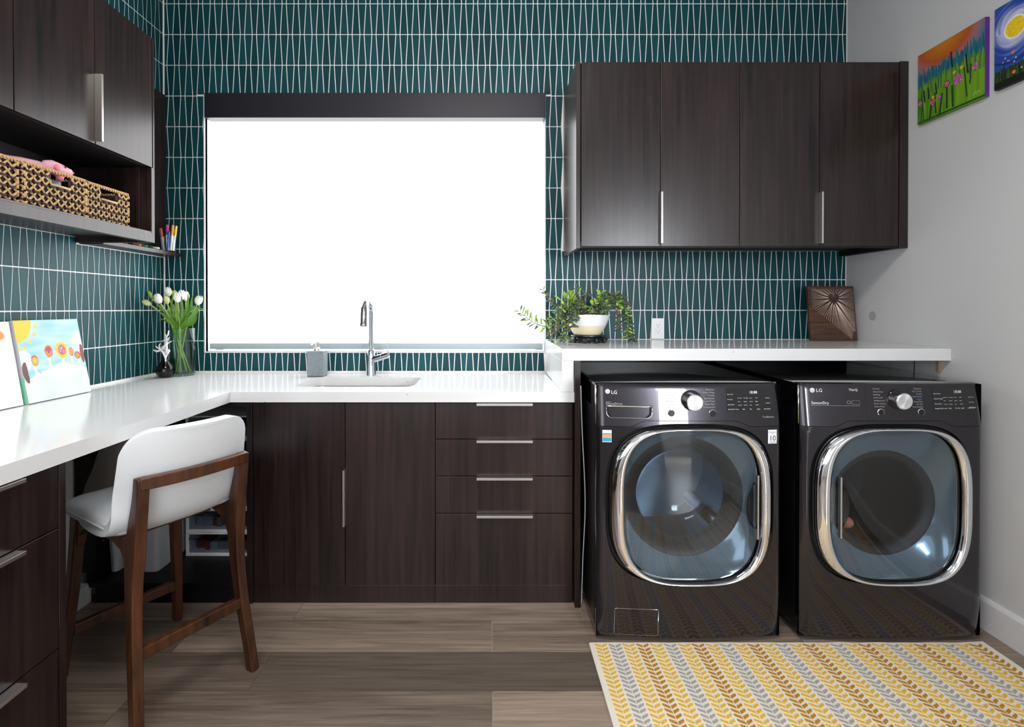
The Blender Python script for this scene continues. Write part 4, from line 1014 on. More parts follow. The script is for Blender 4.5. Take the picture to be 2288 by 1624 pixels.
basket(1.624, 1.866, -1.492, .26, .135, 'woven straw basket in the middle with a pink plush on top', (1.725, 1.800))
basket(1.884, 2.098, -1.500, .25, .135, 'woven straw basket nearest the window end of the open shelf', (1.955, 2.035))
# bottles inside the middle basket
for k, yy in enumerate((1.742, 1.781)):
    bt = thing('small_bottle', (-1.525, yy, 1.609), ('left of two white bottles seen through the middle basket handle hole', 'right of two white bottles seen through the middle basket handle hole')[k], 'bottle', 'bottles in the middle basket')
    MB().lathe((-1.525, yy, 1.609), [(.014, 0), (.017, .004), (.017, .078), (.012, .09)], 16).build('body', M['whiteplastic'], bt, smooth=True, auto=40)
    MB().lathe((-1.525, yy, 1.699), [(.0135, 0), (.0135, .016), (.011, .018)], 16).build('cap', plain('pale_blue_cap', srgb(150, 180, 205), .4), bt, smooth=True, auto=40)
# plush pig lying on the basket
pg = thing('plush_pig', (-1.56, 1.76, 1.745), 'pink plush pig lying across the top of the middle basket', 'soft toy')
def ell(mb, c, rx, ry, rz, n=20, m=12, fn=None):
    c = Vector(c); mb.rings([[c + Vector((rx * math.sin(p) * math.cos(a), ry * math.sin(p) * math.sin(a), rz * math.cos(p))) for a in [2 * math.pi * i / n for i in range(n)]] for p in [.02 + (math.pi - .04) * j / m for j in range(m + 1)]], True, True, True); return mb
pb = MB(); pb.tube([(-1.60, 1.615, 1.742), (-1.59, 1.65, 1.752), (-1.575, 1.70, 1.755), (-1.56, 1.745, 1.757), (-1.555, 1.775, 1.757)], [.008, .021, .024, .023, .018], 16); pb.build('body', M['pink'], pg, smooth=True)
pb = MB(); pb.tube([(-1.548, 1.748, 1.762), (-1.544, 1.757, 1.764), (-1.540, 1.775, 1.766), (-1.53, 1.797, 1.763), (-1.522, 1.815, 1.759), (-1.518, 1.828, 1.757), (-1.517, 1.833, 1.757)], [.008, .021, .0255, .0225, .018, .0165, .009], 18); pb.build('head', M['pink'], pg, smooth=True)
pb = MB(); ell(pb, (-1.513, 1.770, 1.764), .005, .012, .010); pb.build('ear', M['pinkdark'], pg, smooth=True)
pb = MB(); ell(pb, (-1.506, 1.797, 1.772), .003, .0035, .0035); pb.build('eye', M['blackgloss'], pg, smooth=True)
pb = MB(); pb.tube([(-1.53, 1.78, 1.752), (-1.505, 1.775, 1.735), (-1.500, 1.765, 1.722)], [.014, .012, .011], 12); pb.build('leg', M['pinkdark'], pg, smooth=True)
pb = MB(); ell(pb, (-1.511, 1.836, 1.761), .004, .002, .004); pb.build('nostril', M['pinkdark'], pg, smooth=True)

# ------------------------------------------------------------------ marker jar and loose markers on the ledge
jx, jy, jz = P(377, 560, 2.71).x, 2.71, 1.5725
jr = thing('marker_jar', (jx, jy, jz), 'clear glass jar packed with coloured markers at the end of the ledge', 'jar')
MB().lathe((jx, jy, jz), [(.036, 0), (.040, .004), (.040, .085), (.0385, .086), (.0375, .084), (.0375, .006), (.002, .005)], 28, False).build('glass', M['glass'], jr, smooth=True, auto=40)
mk = [(-.028, -.012, srgb(150, 160, 200), .116, -.01), (-.016, -.022, srgb(240, 120, 40), .118, -.012), (-.008, .012, srgb(210, 40, 40), .128, -.008), (.001, -.006, srgb(240, 80, 30), .135, .0), (.008, -.026, srgb(140, 50, 150), .136, -.004),
      (.016, .010, srgb(200, 40, 60), .132, .002), (.022, -.012, srgb(240, 150, 20), .136, .008), (.028, .006, srgb(245, 200, 30), .134, .012), (.012, -.030, srgb(40, 90, 190), .10, .006)]
lab = ['pale lilac marker, leftmost in the glass jar', 'orange-capped marker at the left front of the glass jar', 'dark red marker behind the orange one in the jar', 'bright red-orange marker standing tallest at the jar centre', 'purple marker at the front middle of the jar', 'crimson marker right of centre at the back of the jar', 'amber marker to the right in the glass jar', 'yellow marker, rightmost in the glass jar', 'short blue marker low at the front of the jar']
for (ox, oy, c, L_, ln), lb in zip(mk, lab):
    t_ = thing('marker', (jx + ox, jy + oy, jz + .006), lb, 'marker', 'markers in the glass jar')
    a = Vector((jx + ox * .8, jy + oy * .8, jz + .007)); b = a + Vector((ox * .2 + ln, 0, L_))
    cm = plain('marker_colour', c, .4)
    MB().tube([a, a.lerp(b, .62)], .0052, 10).build('barrel', M['whiteplastic'] if lb[0] != 's' else cm, t_, smooth=True, auto=40)
    MB().tube([a.lerp(b, .60), a.lerp(b, .97), b], [.0058, .0054, .003], 10).build('cap', cm, t_, smooth=True, auto=40)
lm = [(srgb(200, 50, 40), 'red'), (srgb(40, 40, 44), 'black'), (srgb(225, 120, 50), 'orange'), (srgb(60, 130, 80), 'green'), (srgb(30, 90, 60), 'dark green'), (srgb(230, 230, 232), 'white')]
for i, (c, nm) in enumerate(lm):
    y = 2.34 + i * .045; t_ = thing('marker', (-1.745, y, 1.578), nm + ' marker lying on the ledge in the row under the shelf end', 'marker', 'loose markers on the ledge')
    cm = plain('marker_colour', c, .4)
    MB().tube([(-1.78, y, 1.578), (-1.72, y + .01, 1.578)], .0055, 10).build('barrel', M['whiteplastic'], t_, smooth=True, auto=40)
    MB().tube([(-1.722, y + .0097, 1.578), (-1.69, y + .015, 1.578), (-1.686, y + .0155, 1.578)], [.006, .0055, .003], 10).build('cap', cm, t_, smooth=True, auto=40)

# ------------------------------------------------------------------ tulips in the glass vase
vx, vy = P(407, 800, 2.69).x, 2.69
vs_ = thing('glass_vase', (vx, vy, CT), 'clear greenish cylinder vase of water in the tiled corner', 'vase')
vr = .0605; vh = .252
MB().lathe((vx, vy, CT), [(vr - .004, 0), (vr, .006), (vr, vh), (vr - .002, vh + .001), (vr - .0045, vh - .002), (vr - .0045, .014), (.002, .012)], 48, True).build('glass', M['vaseglass'], vs_, smooth=True, auto=40)
MB().lathe((vx, vy, CT + .013), [(vr - .005, 0), (vr - .005, .083), (.001, .083)], 48, False).build('water', glass_mat('vase_water', (.86, .93, .84, 1), ior=1.2), vs_, smooth=True, auto=40)
# (bloom px, py, depth, green?, base px, label)
tul = [(337, 670, 2.60, 1, 418, 'drooping green-white tulip, leftmost and lowest in the vase'), (340, 656, 2.66, 2, 424, 'closed lime-green tulip bud at the upper left of the vase'),
       (358, 666, 2.61, 0, 411, 'large white tulip in front at the left of the bunch'), (377, 651, 2.72, 0, 416, 'white tulip standing highest in the bunch'),
       (374, 668, 2.66, 1, 405, 'small greenish-white tulip between the left white ones'), (397, 664, 2.62, 0, 402, 'white tulip at the front centre of the bunch'),
       (406, 658, 2.70, 0, 398, 'white tulip behind the front centre one'), (391, 655, 2.74, 1, 402, 'cream tulip half hidden behind the centre blooms'), (415, 661, 2.73, 0, 396, 'white tulip right of the centre cluster'),
       (441, 669, 2.62, 0, 392, 'white tulip, rightmost in the bunch')]
def tulip(px, py, Y, g, bpx, label, idx):
    c = P(px, py, Y); base = Vector((P(bpx, 830, 2.69).x, vy + random.uniform(-.03, .03), CT + .02))
    dxy = Vector((base.x - vx, base.y - vy)); 
    if dxy.length > .045: base.x = vx + dxy.x / dxy.length * .045; base.y = vy + dxy.y / dxy.length * .045
    t_ = thing('tulip', base, label, 'flower', 'white tulips in the glass vase')
    rimv = Vector((c.x - vx, c.y - vy)); 
    if rimv.length > .040: rimv = rimv / rimv.length * .040
    rim = Vector((vx + rimv.x, vy + rimv.y, CT + vh)); bb_ = c - Vector((0, 0, .026))
    up = (c - rim).normalized()
    pts = spline([tuple(base), tuple((base.lerp(rim, .5))), tuple(rim), tuple(rim.lerp(bb_, .5) + Vector((0, 0, .012))), tuple(bb_)], 6)
    MB().tube(pts, .0034, 8).build('stem', M['stem'], t_, smooth=True)
    h, r = (.052, .019) if g == 0 else ((.044, .0145) if g == 1 else (.046, .010))
    ax = (Vector(pts[-1]) - Vector(pts[-4])).normalized(); ax = (ax + Vector((0, 0, .6))).normalized()
    if idx == 0: ax = Vector((-.75, -.2, .45)).normalized()
    q = ax.to_track_quat('Z', 'Y'); org = Vector(pts[-1])
    for k in range(6):
        a0 = 2 * math.pi * k / 6; inner_ = k % 2
        def pf(u, v):
            s = (u - .5) * 2; vv = v; rr = r * (math.sin(math.pi * (.08 + .80 * vv)) ** .7) * (1.0 if not inner_ else .92)
            a = a0 + s * .62 * math.sin(math.pi * min(1, .12 + .84 * vv)) ** .5
            z = h * vv * (1 - .06 * s * s) + (0 if not inner_ else -.001)
            return org + q @ Vector((rr * math.cos(a), rr * math.sin(a), z))
        mb = MB(); mb.grid(pf, 7, 9); o = mb.build('petal', M['petal'] if g == 0 else (M['petalgreen'] if g == 1 else M['jadelime']), t_, smooth=True)
    return t_
random.seed(11)
for i, a in enumerate(tul): tulip(*a, i)
# leaves, each its own thing's part: gathered under a foliage thing
lf = thing('tulip_leaves', (vx, vy, CT + .1), 'broad green tulip leaves fanning out over the rim of the glass vase', 'leaves')
leaves = [((407, 735), (385, 715), (352, 693), 2.60, .030), ((400, 738), (398, 710), (386, 678), 2.62, .018), ((405, 738), (412, 715), (428, 705), 2.66, .022), ((412, 740), (425, 712), (447, 683), 2.60, .026),
          ((415, 740), (432, 722), (441, 705), 2.62, .016), ((410, 735), (408, 700), (405, 660), 2.60, .012), ((395, 738), (384, 700), (388, 650), 2.66, .014), ((400, 735), (375, 705), (346, 655), 2.66, .014),
          ((404, 738), (405, 712), (410, 693), 2.64, .030), ((398, 738), (384, 708), (367, 697), 2.64, .026), ((414, 735), (425, 695), (432, 657), 2.66, .016), ((412, 735), (418, 690), (421, 655), 2.64, .012),
          ((395, 738), (370, 715), (354, 715), 2.68, .020), ((412, 735), (430, 690), (460, 692), 2.64, .006), ((402, 738), (380, 690), (371, 660), 2.69, .014), ((406, 738), (416, 700), (436, 683), 2.70, .020), ((400, 740), (398, 715), (395, 690), 2.69, .02)]
for k, (a, b, c, Y, w) in enumerate(leaves):
    p0 = Vector((vx + (P(a[0], 0, 2.69).x - vx) * .6, vy - .01 + .03 * ((k % 3) - 1) * .6, CT + vh - .06)); pr = Vector((vx + max(-.035, min(.035, P(a[0], 0, 2.69).x - vx)), vy + (-.028 if Y < 2.65 else .01), CT + vh))
    pts = spline([tuple(p0), tuple(pr), tuple(P(b[0], b[1], (Y + 2.66) / 2)), tuple(P(c[0], c[1], Y))], 7); n = len(pts)
    side = Vector((1, .35 * (1 if k % 2 else -1), 0)).normalized()
    def lfn(u, v):
        p = Vector(pts[min(n - 1, int(v * (n - 1) + .5))]); t = Vector(pts[min(n - 1, int(v * (n - 1) + .5) + 1)]) - Vector(pts[max(0, int(v * (n - 1) + .5) - 1)]); t.normalize()
        sdv = (side - t * side.dot(t)).normalized(); nr = t.cross(sdv); s = (u - .5) * 2; ww = w * .55 * (max(0, math.sin(math.pi * min(1, v ** 1.3 * .93 + .07))) ** .8) + .0006
        return p + sdv * s * ww + nr * (-abs(s) ** 2 * ww * .45)
    mb = MB(); mb.grid(lfn, 7, n); o = mb.build('leaf', M['leaf'], lf, smooth=True)
    so = o.modifiers.new('s', 'SOLIDIFY'); so.thickness = .0008
# small smoky vase with coral sprig
sx, sy = P(369, 800, 2.61).x, 2.61
sv = thing('bud_vase', (sx, sy, CT), 'small round smoky black glass bud vase left of the tulips', 'vase')
MB().lathe((sx, sy, CT), [(.018, 0), (.03, .003), (.0425, .022), (.0445, .038), (.038, .06), (.022, .082), (.012, .094), (.0105, .108), (.012, .112), (.0095, .110), (.009, .096), (.03, .055), (.038, .035), (.02, .008)], 40).build('glass', M['smoke'], sv, smooth=True)
cr_ = thing('coral_sprig', (sx, sy, CT + .02), 'white branching coral-like ornament standing in the small smoky vase', 'ornament')
cp_ = lambda px, py, dy=0: P(px, py, sy - .01 + dy)
br = [([(369, 835), (370, 815), (369, 798)], .004), ([(370, 800), (366, 790), (360, 782)], .006), ([(360, 782), (350, 785), (343, 782)], .0055), ([(361, 782), (352, 777), (347, 773)], .0035), ([(362, 780), (370, 772), (373, 764)], .008), ([(372, 766), (372, 755), (368, 745)], .004), ([(370, 755), (375, 748), (377, 738)], .004),
      ([(371, 768), (378, 765), (382, 763)], .003), ([(369, 800), (374, 790), (379, 783)], .0045), ([(371, 790), (372, 780), (373, 772)], .005), ([(362, 763), (367, 760), (371, 760)], .003), ([(373, 762), (376, 757), (378, 754)], .003), ([(358, 780), (355, 772), (358, 767)], .003), ([(374, 765), (370, 772), (362, 776)], .007), ([(377, 780), (376, 787), (372, 793)], .004)]
mb = MB()
for k, (pp, r) in enumerate(br): mb.tube([cp_(x, y, .004 * ((k % 3) - 1)) for x, y in pp], [r * 1.0, r, r * .8], 8)
mb.build('branches', plain('matte_white', srgb(240, 238, 242), .6), cr_, smooth=True)

# ------------------------------------------------------------------ painted canvases
def canvas(name, label, o, ux, uz, w, h, thick, fn, nu=150, nv=150, side=None, cat='painting', gain=1.0):
    o = Vector(o); ux = Vector(ux).normalized(); uz = Vector(uz).normalized(); nr = ux.cross(uz)   # nr points to the viewer side
    T_ = thing(name, o + ux * w / 2, label, cat)
    me = bpy.data.meshes.new('painted_face'); mb = MB(); mb.grid(lambda u, v: o + ux * w * u + uz * h * v + nr * thick, nu, nv)
    f = mb.build('painted_face', M['paint'], T_)
    at = f.data.color_attributes.new('paint', 'FLOAT_COLOR', 'POINT'); vals = []
    for j in range(nv):
        for i in range(nu): c = fn(i / (nu - 1), j / (nv - 1)); vals += [c[0] * gain, c[1] * gain, c[2] * gain, 1]
    at.data.foreach_set('color', vals)
    b = MB(); p = [o, o + ux * w, o + ux * w + uz * h, o + uz * h]; q = [v + nr * (thick - .0004) for v in p]
    b.poly([v - nr * .0 for v in reversed(p)])
    for i in range(4): b.poly([p[i], p[(i + 1) % 4], q[(i + 1) % 4], q[i]], i)
    b.m[0] = 0
    sd = side or [M['canvas_side']] * 4
    b.build('canvas_edge', sd, T_)
    return T_
M['canvas_side'] = plain('canvas_edge_cloth', srgb(214, 214, 218), .8)
C3 = lambda r, g, b: srgb(r, g, b)[:3]
def mixc(a, b, t): t = max(0, min(1, t)); return tuple(x + (y - x) * t for x, y in zip(a, b))
N3 = lambda x, y, z=0: noise.noise(Vector((x, y, z)))
def blobmask(u, v, cu, cv, ru, rv, rough=.12, sd=0):
    a = math.atan2(v - cv, u - cu); return math.hypot((u - cu) / ru, (v - cv) / rv) + rough * N3(math.cos(a) * 2.2 + sd, math.sin(a) * 2.2, sd * 3)
def kid(u, v):                                       # sun, sky and five flowers over pale ground
    c = mixc(C3(150, 215, 240), C3(205, 236, 248), .5 + .8 * N3(u * 3, v * 16, 1) + .25 * (v - .5))
    if blobmask(u, v, .62, .60, .14, .09, .5, 2) < 1 - .5: c = C3(120, 200, 228)
    ground = .34 + .10 * math.exp(-((u - .60) / .22) ** 2) + .035 * N3(u * 22, 0, 5) - .08 * (u < .2) * (.2 - u) / .2
    for cu, cv, ru, rv, sd in ((.06, .52, .10, .12, 3), (.97, .68, .13, .16, 4)):
        if blobmask(u, v, cu, cv, ru, rv, .2, sd) < 1: c = C3(232, 250, 244)
    for fu, ft in ((.19, .45), (.42, .52), (.635, .55), (.78, .50), (.89, .48)):
        if abs(u - fu + .01 * N3(v * 9, fu, 2)) < .018 and v < ft: c = C3(236, 250, 250)
    if v < ground: c = mixc(C3(236, 250, 242), C3(226, 246, 236), .5 + N3(u * 4, v * 4, 9))
    d = math.hypot(u / .25, (v - 1) / .27)
    if d < 1 + .03 * N3(u * 9, v * 9, 7): c = C3(250, 214, 10)
    for a in (0, 14, 32, 52, 72, 88):
        cu, cv = .31 * math.cos(R(a)) , 1 - .34 * math.sin(R(a)); 
        if a: 
            e = blobmask(u, v, cu, cv, .022, .028, .1, a)
            if e < 1: c = C3(250, 214, 20)
    def fl(cu, cv, ru, rv, cols, sd):
        nonlocal c
        e = blobmask(u, v, cu, cv, ru, rv, .12, sd)
        if e < 1: c = cols[0]
        if e < .72: c = cols[1] if v < cv + rv * .35 or len(cols) < 4 else cols[3]
        if e < .36: c = cols[2]
    fl(.20, .50, .052, .068, [C3(210, 50, 50) if v > .53 else C3(240, 130, 30), C3(245, 180, 30), C3(245, 215, 60)], 1)
    fl(.43, .60, .062, .078, [C3(225, 110, 40), C3(200, 36, 50) if v > .60 else C3(240, 150, 40), C3(170, 50, 140)], 2)
    fl(.64, .60, .098, .108, [C3(250, 205, 30), C3(250, 200, 30), C3(205, 60, 110)], 3)
    e = blobmask(u, v, .64, .60, .06, .065, .15, 9)
    if e < 1: c = C3(200, 50, 60)
    if e < .8: c = mixc(C3(230, 160, 190), C3(200, 60, 120), .5 + 1.4 * N3(u * 40, v * 40, 2))
    fl(.79, .565, .038, .055, [C3(205, 60, 50), C3(245, 180, 30), C3(230, 110, 40)], 4)
    fl(.885, .51, .052, .052, [C3(225, 100, 40) if v < .52 else C3(190, 60, 120), C3(240, 130, 40), C3(245, 150, 40)], 5)
    if blobmask(u, v, .055 + .02 * math.sin(v * 12), .37, .04, .13, .1, 6) < 1: c = C3(108, 58, 36)
    if blobmask(u, v, .97, .53, .035, .13, .1, 7) < 1: c = C3(128, 68, 48)
    return c
ly = (1.868, 2.160)
def plain2(u, v):
    c = C3(238, 240, 243)
    if blobmask(u, v, 1.0 - .145, .84, .075, .06, .2, 3) < 1: c = C3(244, 140, 40)
    if blobmask(u, v, .55, .5, .2, .2, .2, 3) < 1: c = C3(240, 190, 70)
    return c
tilt = Vector((-.060, 0, .308))
M['mint'] = plain('mint_painted_edge', srgb(150, 222, 190), .6)
canvas('child_painting', 'child\'s painting of a yellow sun and five flowers leaning on the tiles', (-1.7215, ly[0], CT + .0005), (0, 1, 0), tilt, ly[1] - ly[0], .314, .017, kid, 170, 170, gain=.8)
canvas('blank_canvas', 'mostly white canvas with an orange dab, leaning at the left picture edge', (-1.7265, 1.50, CT + .0005), (0, 1, 0), (-.055, 0, .308), .352, .31, .017, plain2, 90, 80)
mb = MB(); mb.poly([(-1.7045, 1.8675, CT + .001), (-1.7215, 1.8675, CT + .001), (-1.7405, 1.8675, CT + .100), (-1.7235, 1.8675, CT + .100)]) 
o = mb.build('painted_edge_band', M['mint'], bpy.data.objects['child_painting'])
def meadow(u, v):
    hill = .62 + .30 * (u ** 2.2) * .9
    c = C3(60, 90, 150)
    d = math.hypot((u - .42) / .62, (v - 1.08) / .50)
    if d < .62: c = mixc(C3(214, 134, 24), C3(196, 96, 20), (d - .3) / .32 + .25 * N3(u * 3, v * 12))
    elif d < .80: c = mixc(C3(200, 84, 40), C3(190, 120, 110), (d - .62) / .18)
    elif d < .98: c = mixc(C3(178, 120, 126), C3(116, 128, 150), (d - .8) / .18)
    else: c = mixc(C3(110, 124, 150), C3(30, 98, 140), (d - .98) / .25 + .3 * N3(u * 30, v * 3))
    g = .52 + .06 * u + .16 * abs(N3(u * 24, 3, 1)) + .10 * N3(u * 60, 8, 2)
    if v < g + .16 + .10 * N3(u * 45, 1, 3): c = mixc(C3(20, 92, 120), C3(40, 130, 140), .5 + N3(u * 30, v * 3, 3))
    if v < g: c = mixc(C3(52, 120, 40), C3(128, 178, 44), .5 + 1.1 * N3(u * 46, v * 3, 5) + .25 * (u - .4))
    if v < .38: c = mixc(C3(58, 130, 28), C3(130, 182, 30), .35 + .55 * u + .7 * N3(u * 22, v * 2, 6))
    for fu, b, t, w in ((.06, .0, .25, .006), (.11, .02, .42, .008), (.20, .0, .30, .016), (.30, .05, .35, .012), (.36, .0, .30, .014), (.47, .06, .42, .014), (.56, .05, .34, .014), (.76, .10, .50, .010), (.80, .25, .5, .010)):
        if b < v < t and abs(u - fu - (v - b) * .12 * math.sin(fu * 40)) < w: c = C3(18, 70, 34)
    for fu, b, t in ((.12, .28, .46), (.19, .30, .47), (.31, .32, .48), (.55, .58, .80), (.77, .40, .66)):
        if b < v < t and abs(u - fu + (v - b) * .1) < .012 + .005 * N3(v * 60, fu): c = C3(24, 22, 48)
    for cu, cv, r_, cc in ((.04, .29, .032, C3(196, 90, 140)), (.25, .235, .04, C3(206, 70, 110)), (.35, .26, .034, C3(176, 84, 140)), (.47, .39, .045, C3(214, 90, 120)), (.63, .385, .068, C3(184, 84, 150)), (.87, .45, .045, C3(186, 86, 140))):
        e = blobmask(u, v, cu, cv, r_, r_ * 1.0, .25, cu * 20)
        if e < 1: c = mixc(cc, C3(250, 200, 225), 1.6 * N3(u * 60, v * 60, 3))
        if cu == .47 and .8 < e < 1: c = C3(110, 16, 40)
    for cu, cv in ((.58, .50), (.68, .52), (.255, .30)):
        if blobmask(u, v, cu, cv, .022, .022, .3, cu * 9) < 1: c = C3(240, 196, 20)
    if abs(v - .02) < .012: c = C3(24, 80, 30)
    if .84 < u < .93 and abs(v - .10 - .015 * math.sin(u * 160)) < .006: c = C3(190, 210, 170)
    return c
def night(u, v):
    d = math.hypot((u - .25), (v - .66)) * 1.3 ; a = math.atan2(v - .66, u - .25)
    s = .5 + .9 * N3(d * 22 + a * .6, a * 1.1, 2)
    c = mixc(C3(10, 40, 110), C3(40, 90, 180), s)
    if d < .48: c = mixc(C3(120, 140, 205), C3(30, 70, 160), .2 + s + (d - .36) * 3)
    if d < .30: c = mixc(C3(214, 216, 238), C3(130, 140, 200), .2 + 1.2 * s * (d - .14) / .15)
    if d < .175: c = C3(236, 236, 240)
    if d < .150: c = mixc(C3(244, 214, 30), C3(226, 190, 20), .5 + N3(u * 30, v * 30))
    g = .20 + .12 * abs(N3(u * 30, 1, 1)) + .25 * max(0, u - .3) * abs(N3(u * 44, 2, 2)) * 3
    if v < g: c = mixc(C3(14, 26, 14), C3(60, 92, 30), .3 + 1.2 * N3(u * 60, v * 5, 4))
    if v < .08: c = C3(10, 16, 12)
    for k in range(26):
        rn = random.Random(k); cu, cv = rn.random(), .10 + .28 * rn.random(); 
        if math.hypot(u - cu, v - cv) < (.020 if k % 4 == 0 else .008): c = C3(236, 116, 30) if k % 2 == 0 else C3(220, 235, 245)
    return c
M['purple'] = plain('purple_painted_edge', srgb(96, 40, 150), .6); M['greenedge'] = plain('green_painted_edge', srgb(96, 150, 30), .6); M['nightedge'] = plain('dark_painted_edge', srgb(12, 16, 20), .6)
wx = XR - .0005
canvas('meadow_painting', 'square painting of pink flowers in green grass under an orange sky', (wx, 2.311, 2.106), (0, -1, 0), (0, 0, 1), .313, .313, .018, meadow, 200, 200, [M['greenedge'], M['purple'], M['greenedge'], M['greenedge']], gain=.82)
canvas('night_painting', 'square painting of a yellow moon swirling in blue sky over dark grass', (wx, 1.961, 2.112), (0, -1, 0), (0, 0, 1), .311, .311, .018, night, 180, 180, [M['nightedge']] * 4)

# ------------------------------------------------------------------ string-art plaque
pw, ph_ = .245, .292
plo = Vector((P(1815, 760, 2.66).x, 2.668, RT + .0005)); tl = Vector((0, .035, ph_)).normalized(); nrm = Vector((0, -1, .12)).normalized()
pq = thing('string_art_plaque', plo + Vector((pw / 2, 0, 0)), 'brown wooden plaque with white string art around a heart, leaning in the right corner', 'wall art')
b = MB(); p4 = [plo, plo + Vector((pw, 0, 0)), plo + Vector((pw, 0, 0)) + tl * ph_, plo + tl * ph_]
nb_ = 3
for k in range(nb_):
    a_, c_ = k / nb_ + .003, (k + 1) / nb_ - .001
    q = [plo + tl * ph_ * a_, plo + Vector((pw, 0, 0)) + tl * ph_ * a_, plo + Vector((pw, 0, 0)) + tl * ph_ * c_, plo + tl * ph_ * c_]
    MB().prism(q, Vector((0, .018, 0))).build('board', M['rustic'], pq, .0015)
def PL(x, y, d=.0):                                   # x,y 0..1 on the plaque face
    return plo + Vector((pw * x, 0, 0)) + tl * ph_ * y + nrm * d
out = []
def seg(a, b, n):
    for i in range(n): out.append((a[0] + (b[0] - a[0]) * i / n, a[1] + (b[1] - a[1]) * i / n))
K_ = [(.055, .945), (.955, .945), (.955, .175), (.90, .155), (.86, .025), (.06, .60)]
seg(K_[0], K_[1], 22); seg(K_[1], K_[2], 22); seg(K_[2], K_[3], 3); seg(K_[3], K_[4], 4); seg(K_[4], K_[5], 20); seg(K_[5], K_[0], 11)
ht = []
for i in range(26):
    t = 2 * math.pi * i / 26; ht.append((.53 + .11 * math.sin(t) ** 3, .765 + .0075 * (13 * math.cos(t) - 5 * math.cos(2 * t) - 2 * math.cos(3 * t) - math.cos(4 * t))))
nl_ = MB()
for x, y in out + ht: nl_.tube([PL(x, y, 0), PL(x, y, .009)], .0009, 5)
nl_.build('nails', M['nail'], pq)
st_ = MB()
for x, y in out:
    t = math.atan2(y - .765, x - .53); h_ = min(ht, key=lambda q: abs((math.atan2(q[1] - .765, q[0] - .53) - t + math.pi) % (2 * math.pi) - math.pi))
    for k in (0,): st_.tube([PL(x, y, .007), PL(h_[0], h_[1], .008)], .00055, 4)
o = st_.build('strings', M['string'], pq); o['kind'] = 'stuff'

# ------------------------------------------------------------------ planter with trailing jade plant
qx, qy = P(1312, 760, 2.555).x, 2.555
stn = thing('plant_stand', (qx, qy, RT), 'low carved black wooden stand on the raised worktop under the planter', 'stand')
MB().lathe((qx, qy, RT + .008), [(.060, 0), (.082, .002), (.088, .010), (.085, .018), (.078, .021), (.083, .024), (.083, .030), (.060, .031)], 48).build('ring', M['ebony'], stn, smooth=True, auto=50)
for k in range(10):
    a = 2 * math.pi * k / 10; c, s = math.cos(a), math.sin(a); mb = MB()
    mb.tube([(qx + .084 * c, qy + .084 * s, RT + .024), (qx + .094 * c, qy + .094 * s, RT + .014), (qx + .088 * c, qy + .088 * s, RT + .004), (qx + .080 * c, qy + .080 * s, RT + .0045)], [.007, .010, .009, .0045], 8); mb.build('foot', M['ebony'], stn, smooth=True)
zp = RT + .0395
pt_ = thing('planter', (qx, qy, zp), 'flared white planter with ribbed cream base holding a trailing succulent', 'planter')
prf = [(.060, 0), (.066, .002), (.072, .010), (.0795, .022), (.0865, .034), (.093, .046)]
MB().lathe((qx, qy, zp), [(.02, 0)] + [p for k, (r, z) in enumerate(spline([(a, b) for a, b in prf], 4)) for p in ((r + (.0006 if k % 2 else -.0003), z),)], 56).build('ribbed_base', M['cream'], pt_, smooth=True)
MB().lathe((qx, qy, zp), [(.0932, .046), (.100, .062), (.109, .086), (.1135, .098), (.112, .101), (.108, .098), (.103, .088), (.09, .086), (.002, .087)], 56, False).build('glazed_rim', M['glaze'], pt_, smooth=True, auto=50)
MB().lathe((qx, qy, zp + .083), [(.1035, 0), (.09, .008), (.05, .011), (.001, .012)], 40).build('soil', M['soil'], pt_, smooth=True)
pl_ = thing('succulent', (qx, qy, zp + .09), 'trailing green succulent with round and spiky leaves spilling over the white planter', 'plant')
def leaf_mesh(kind):
    mb = MB()
    L_, W_, T__ = (1, .68, .16) if kind == 'round' else (1.5, .32, .14)
    rr = []
    for i, (t, w) in enumerate(((0, .10), (.2, .55), (.5, .95), (.75, .85), (.93, .45), (1, .08))):
        rr.append([(W_ * .5 * w * math.cos(a), T__ * w * math.sin(a) - .18 * (t - .5) ** 2, L_ * t) for a in [2 * math.pi * k / 6 for k in range(6)]])
    mb.rings(rr); 
    me = mb.build('leaf', M['jade'], smooth=True); d = me.data; bpy.data.objects.remove(me); return d
LMs = {}
for kd in ('round', 'spiky'):
    for mm in ('jade', 'jadelime', 'jadepurple'):
        d = leaf_mesh(kd); d.materials.clear(); d.materials.append(M[mm]); LMs[(kd, mm)] = d
rp = random.Random(21)
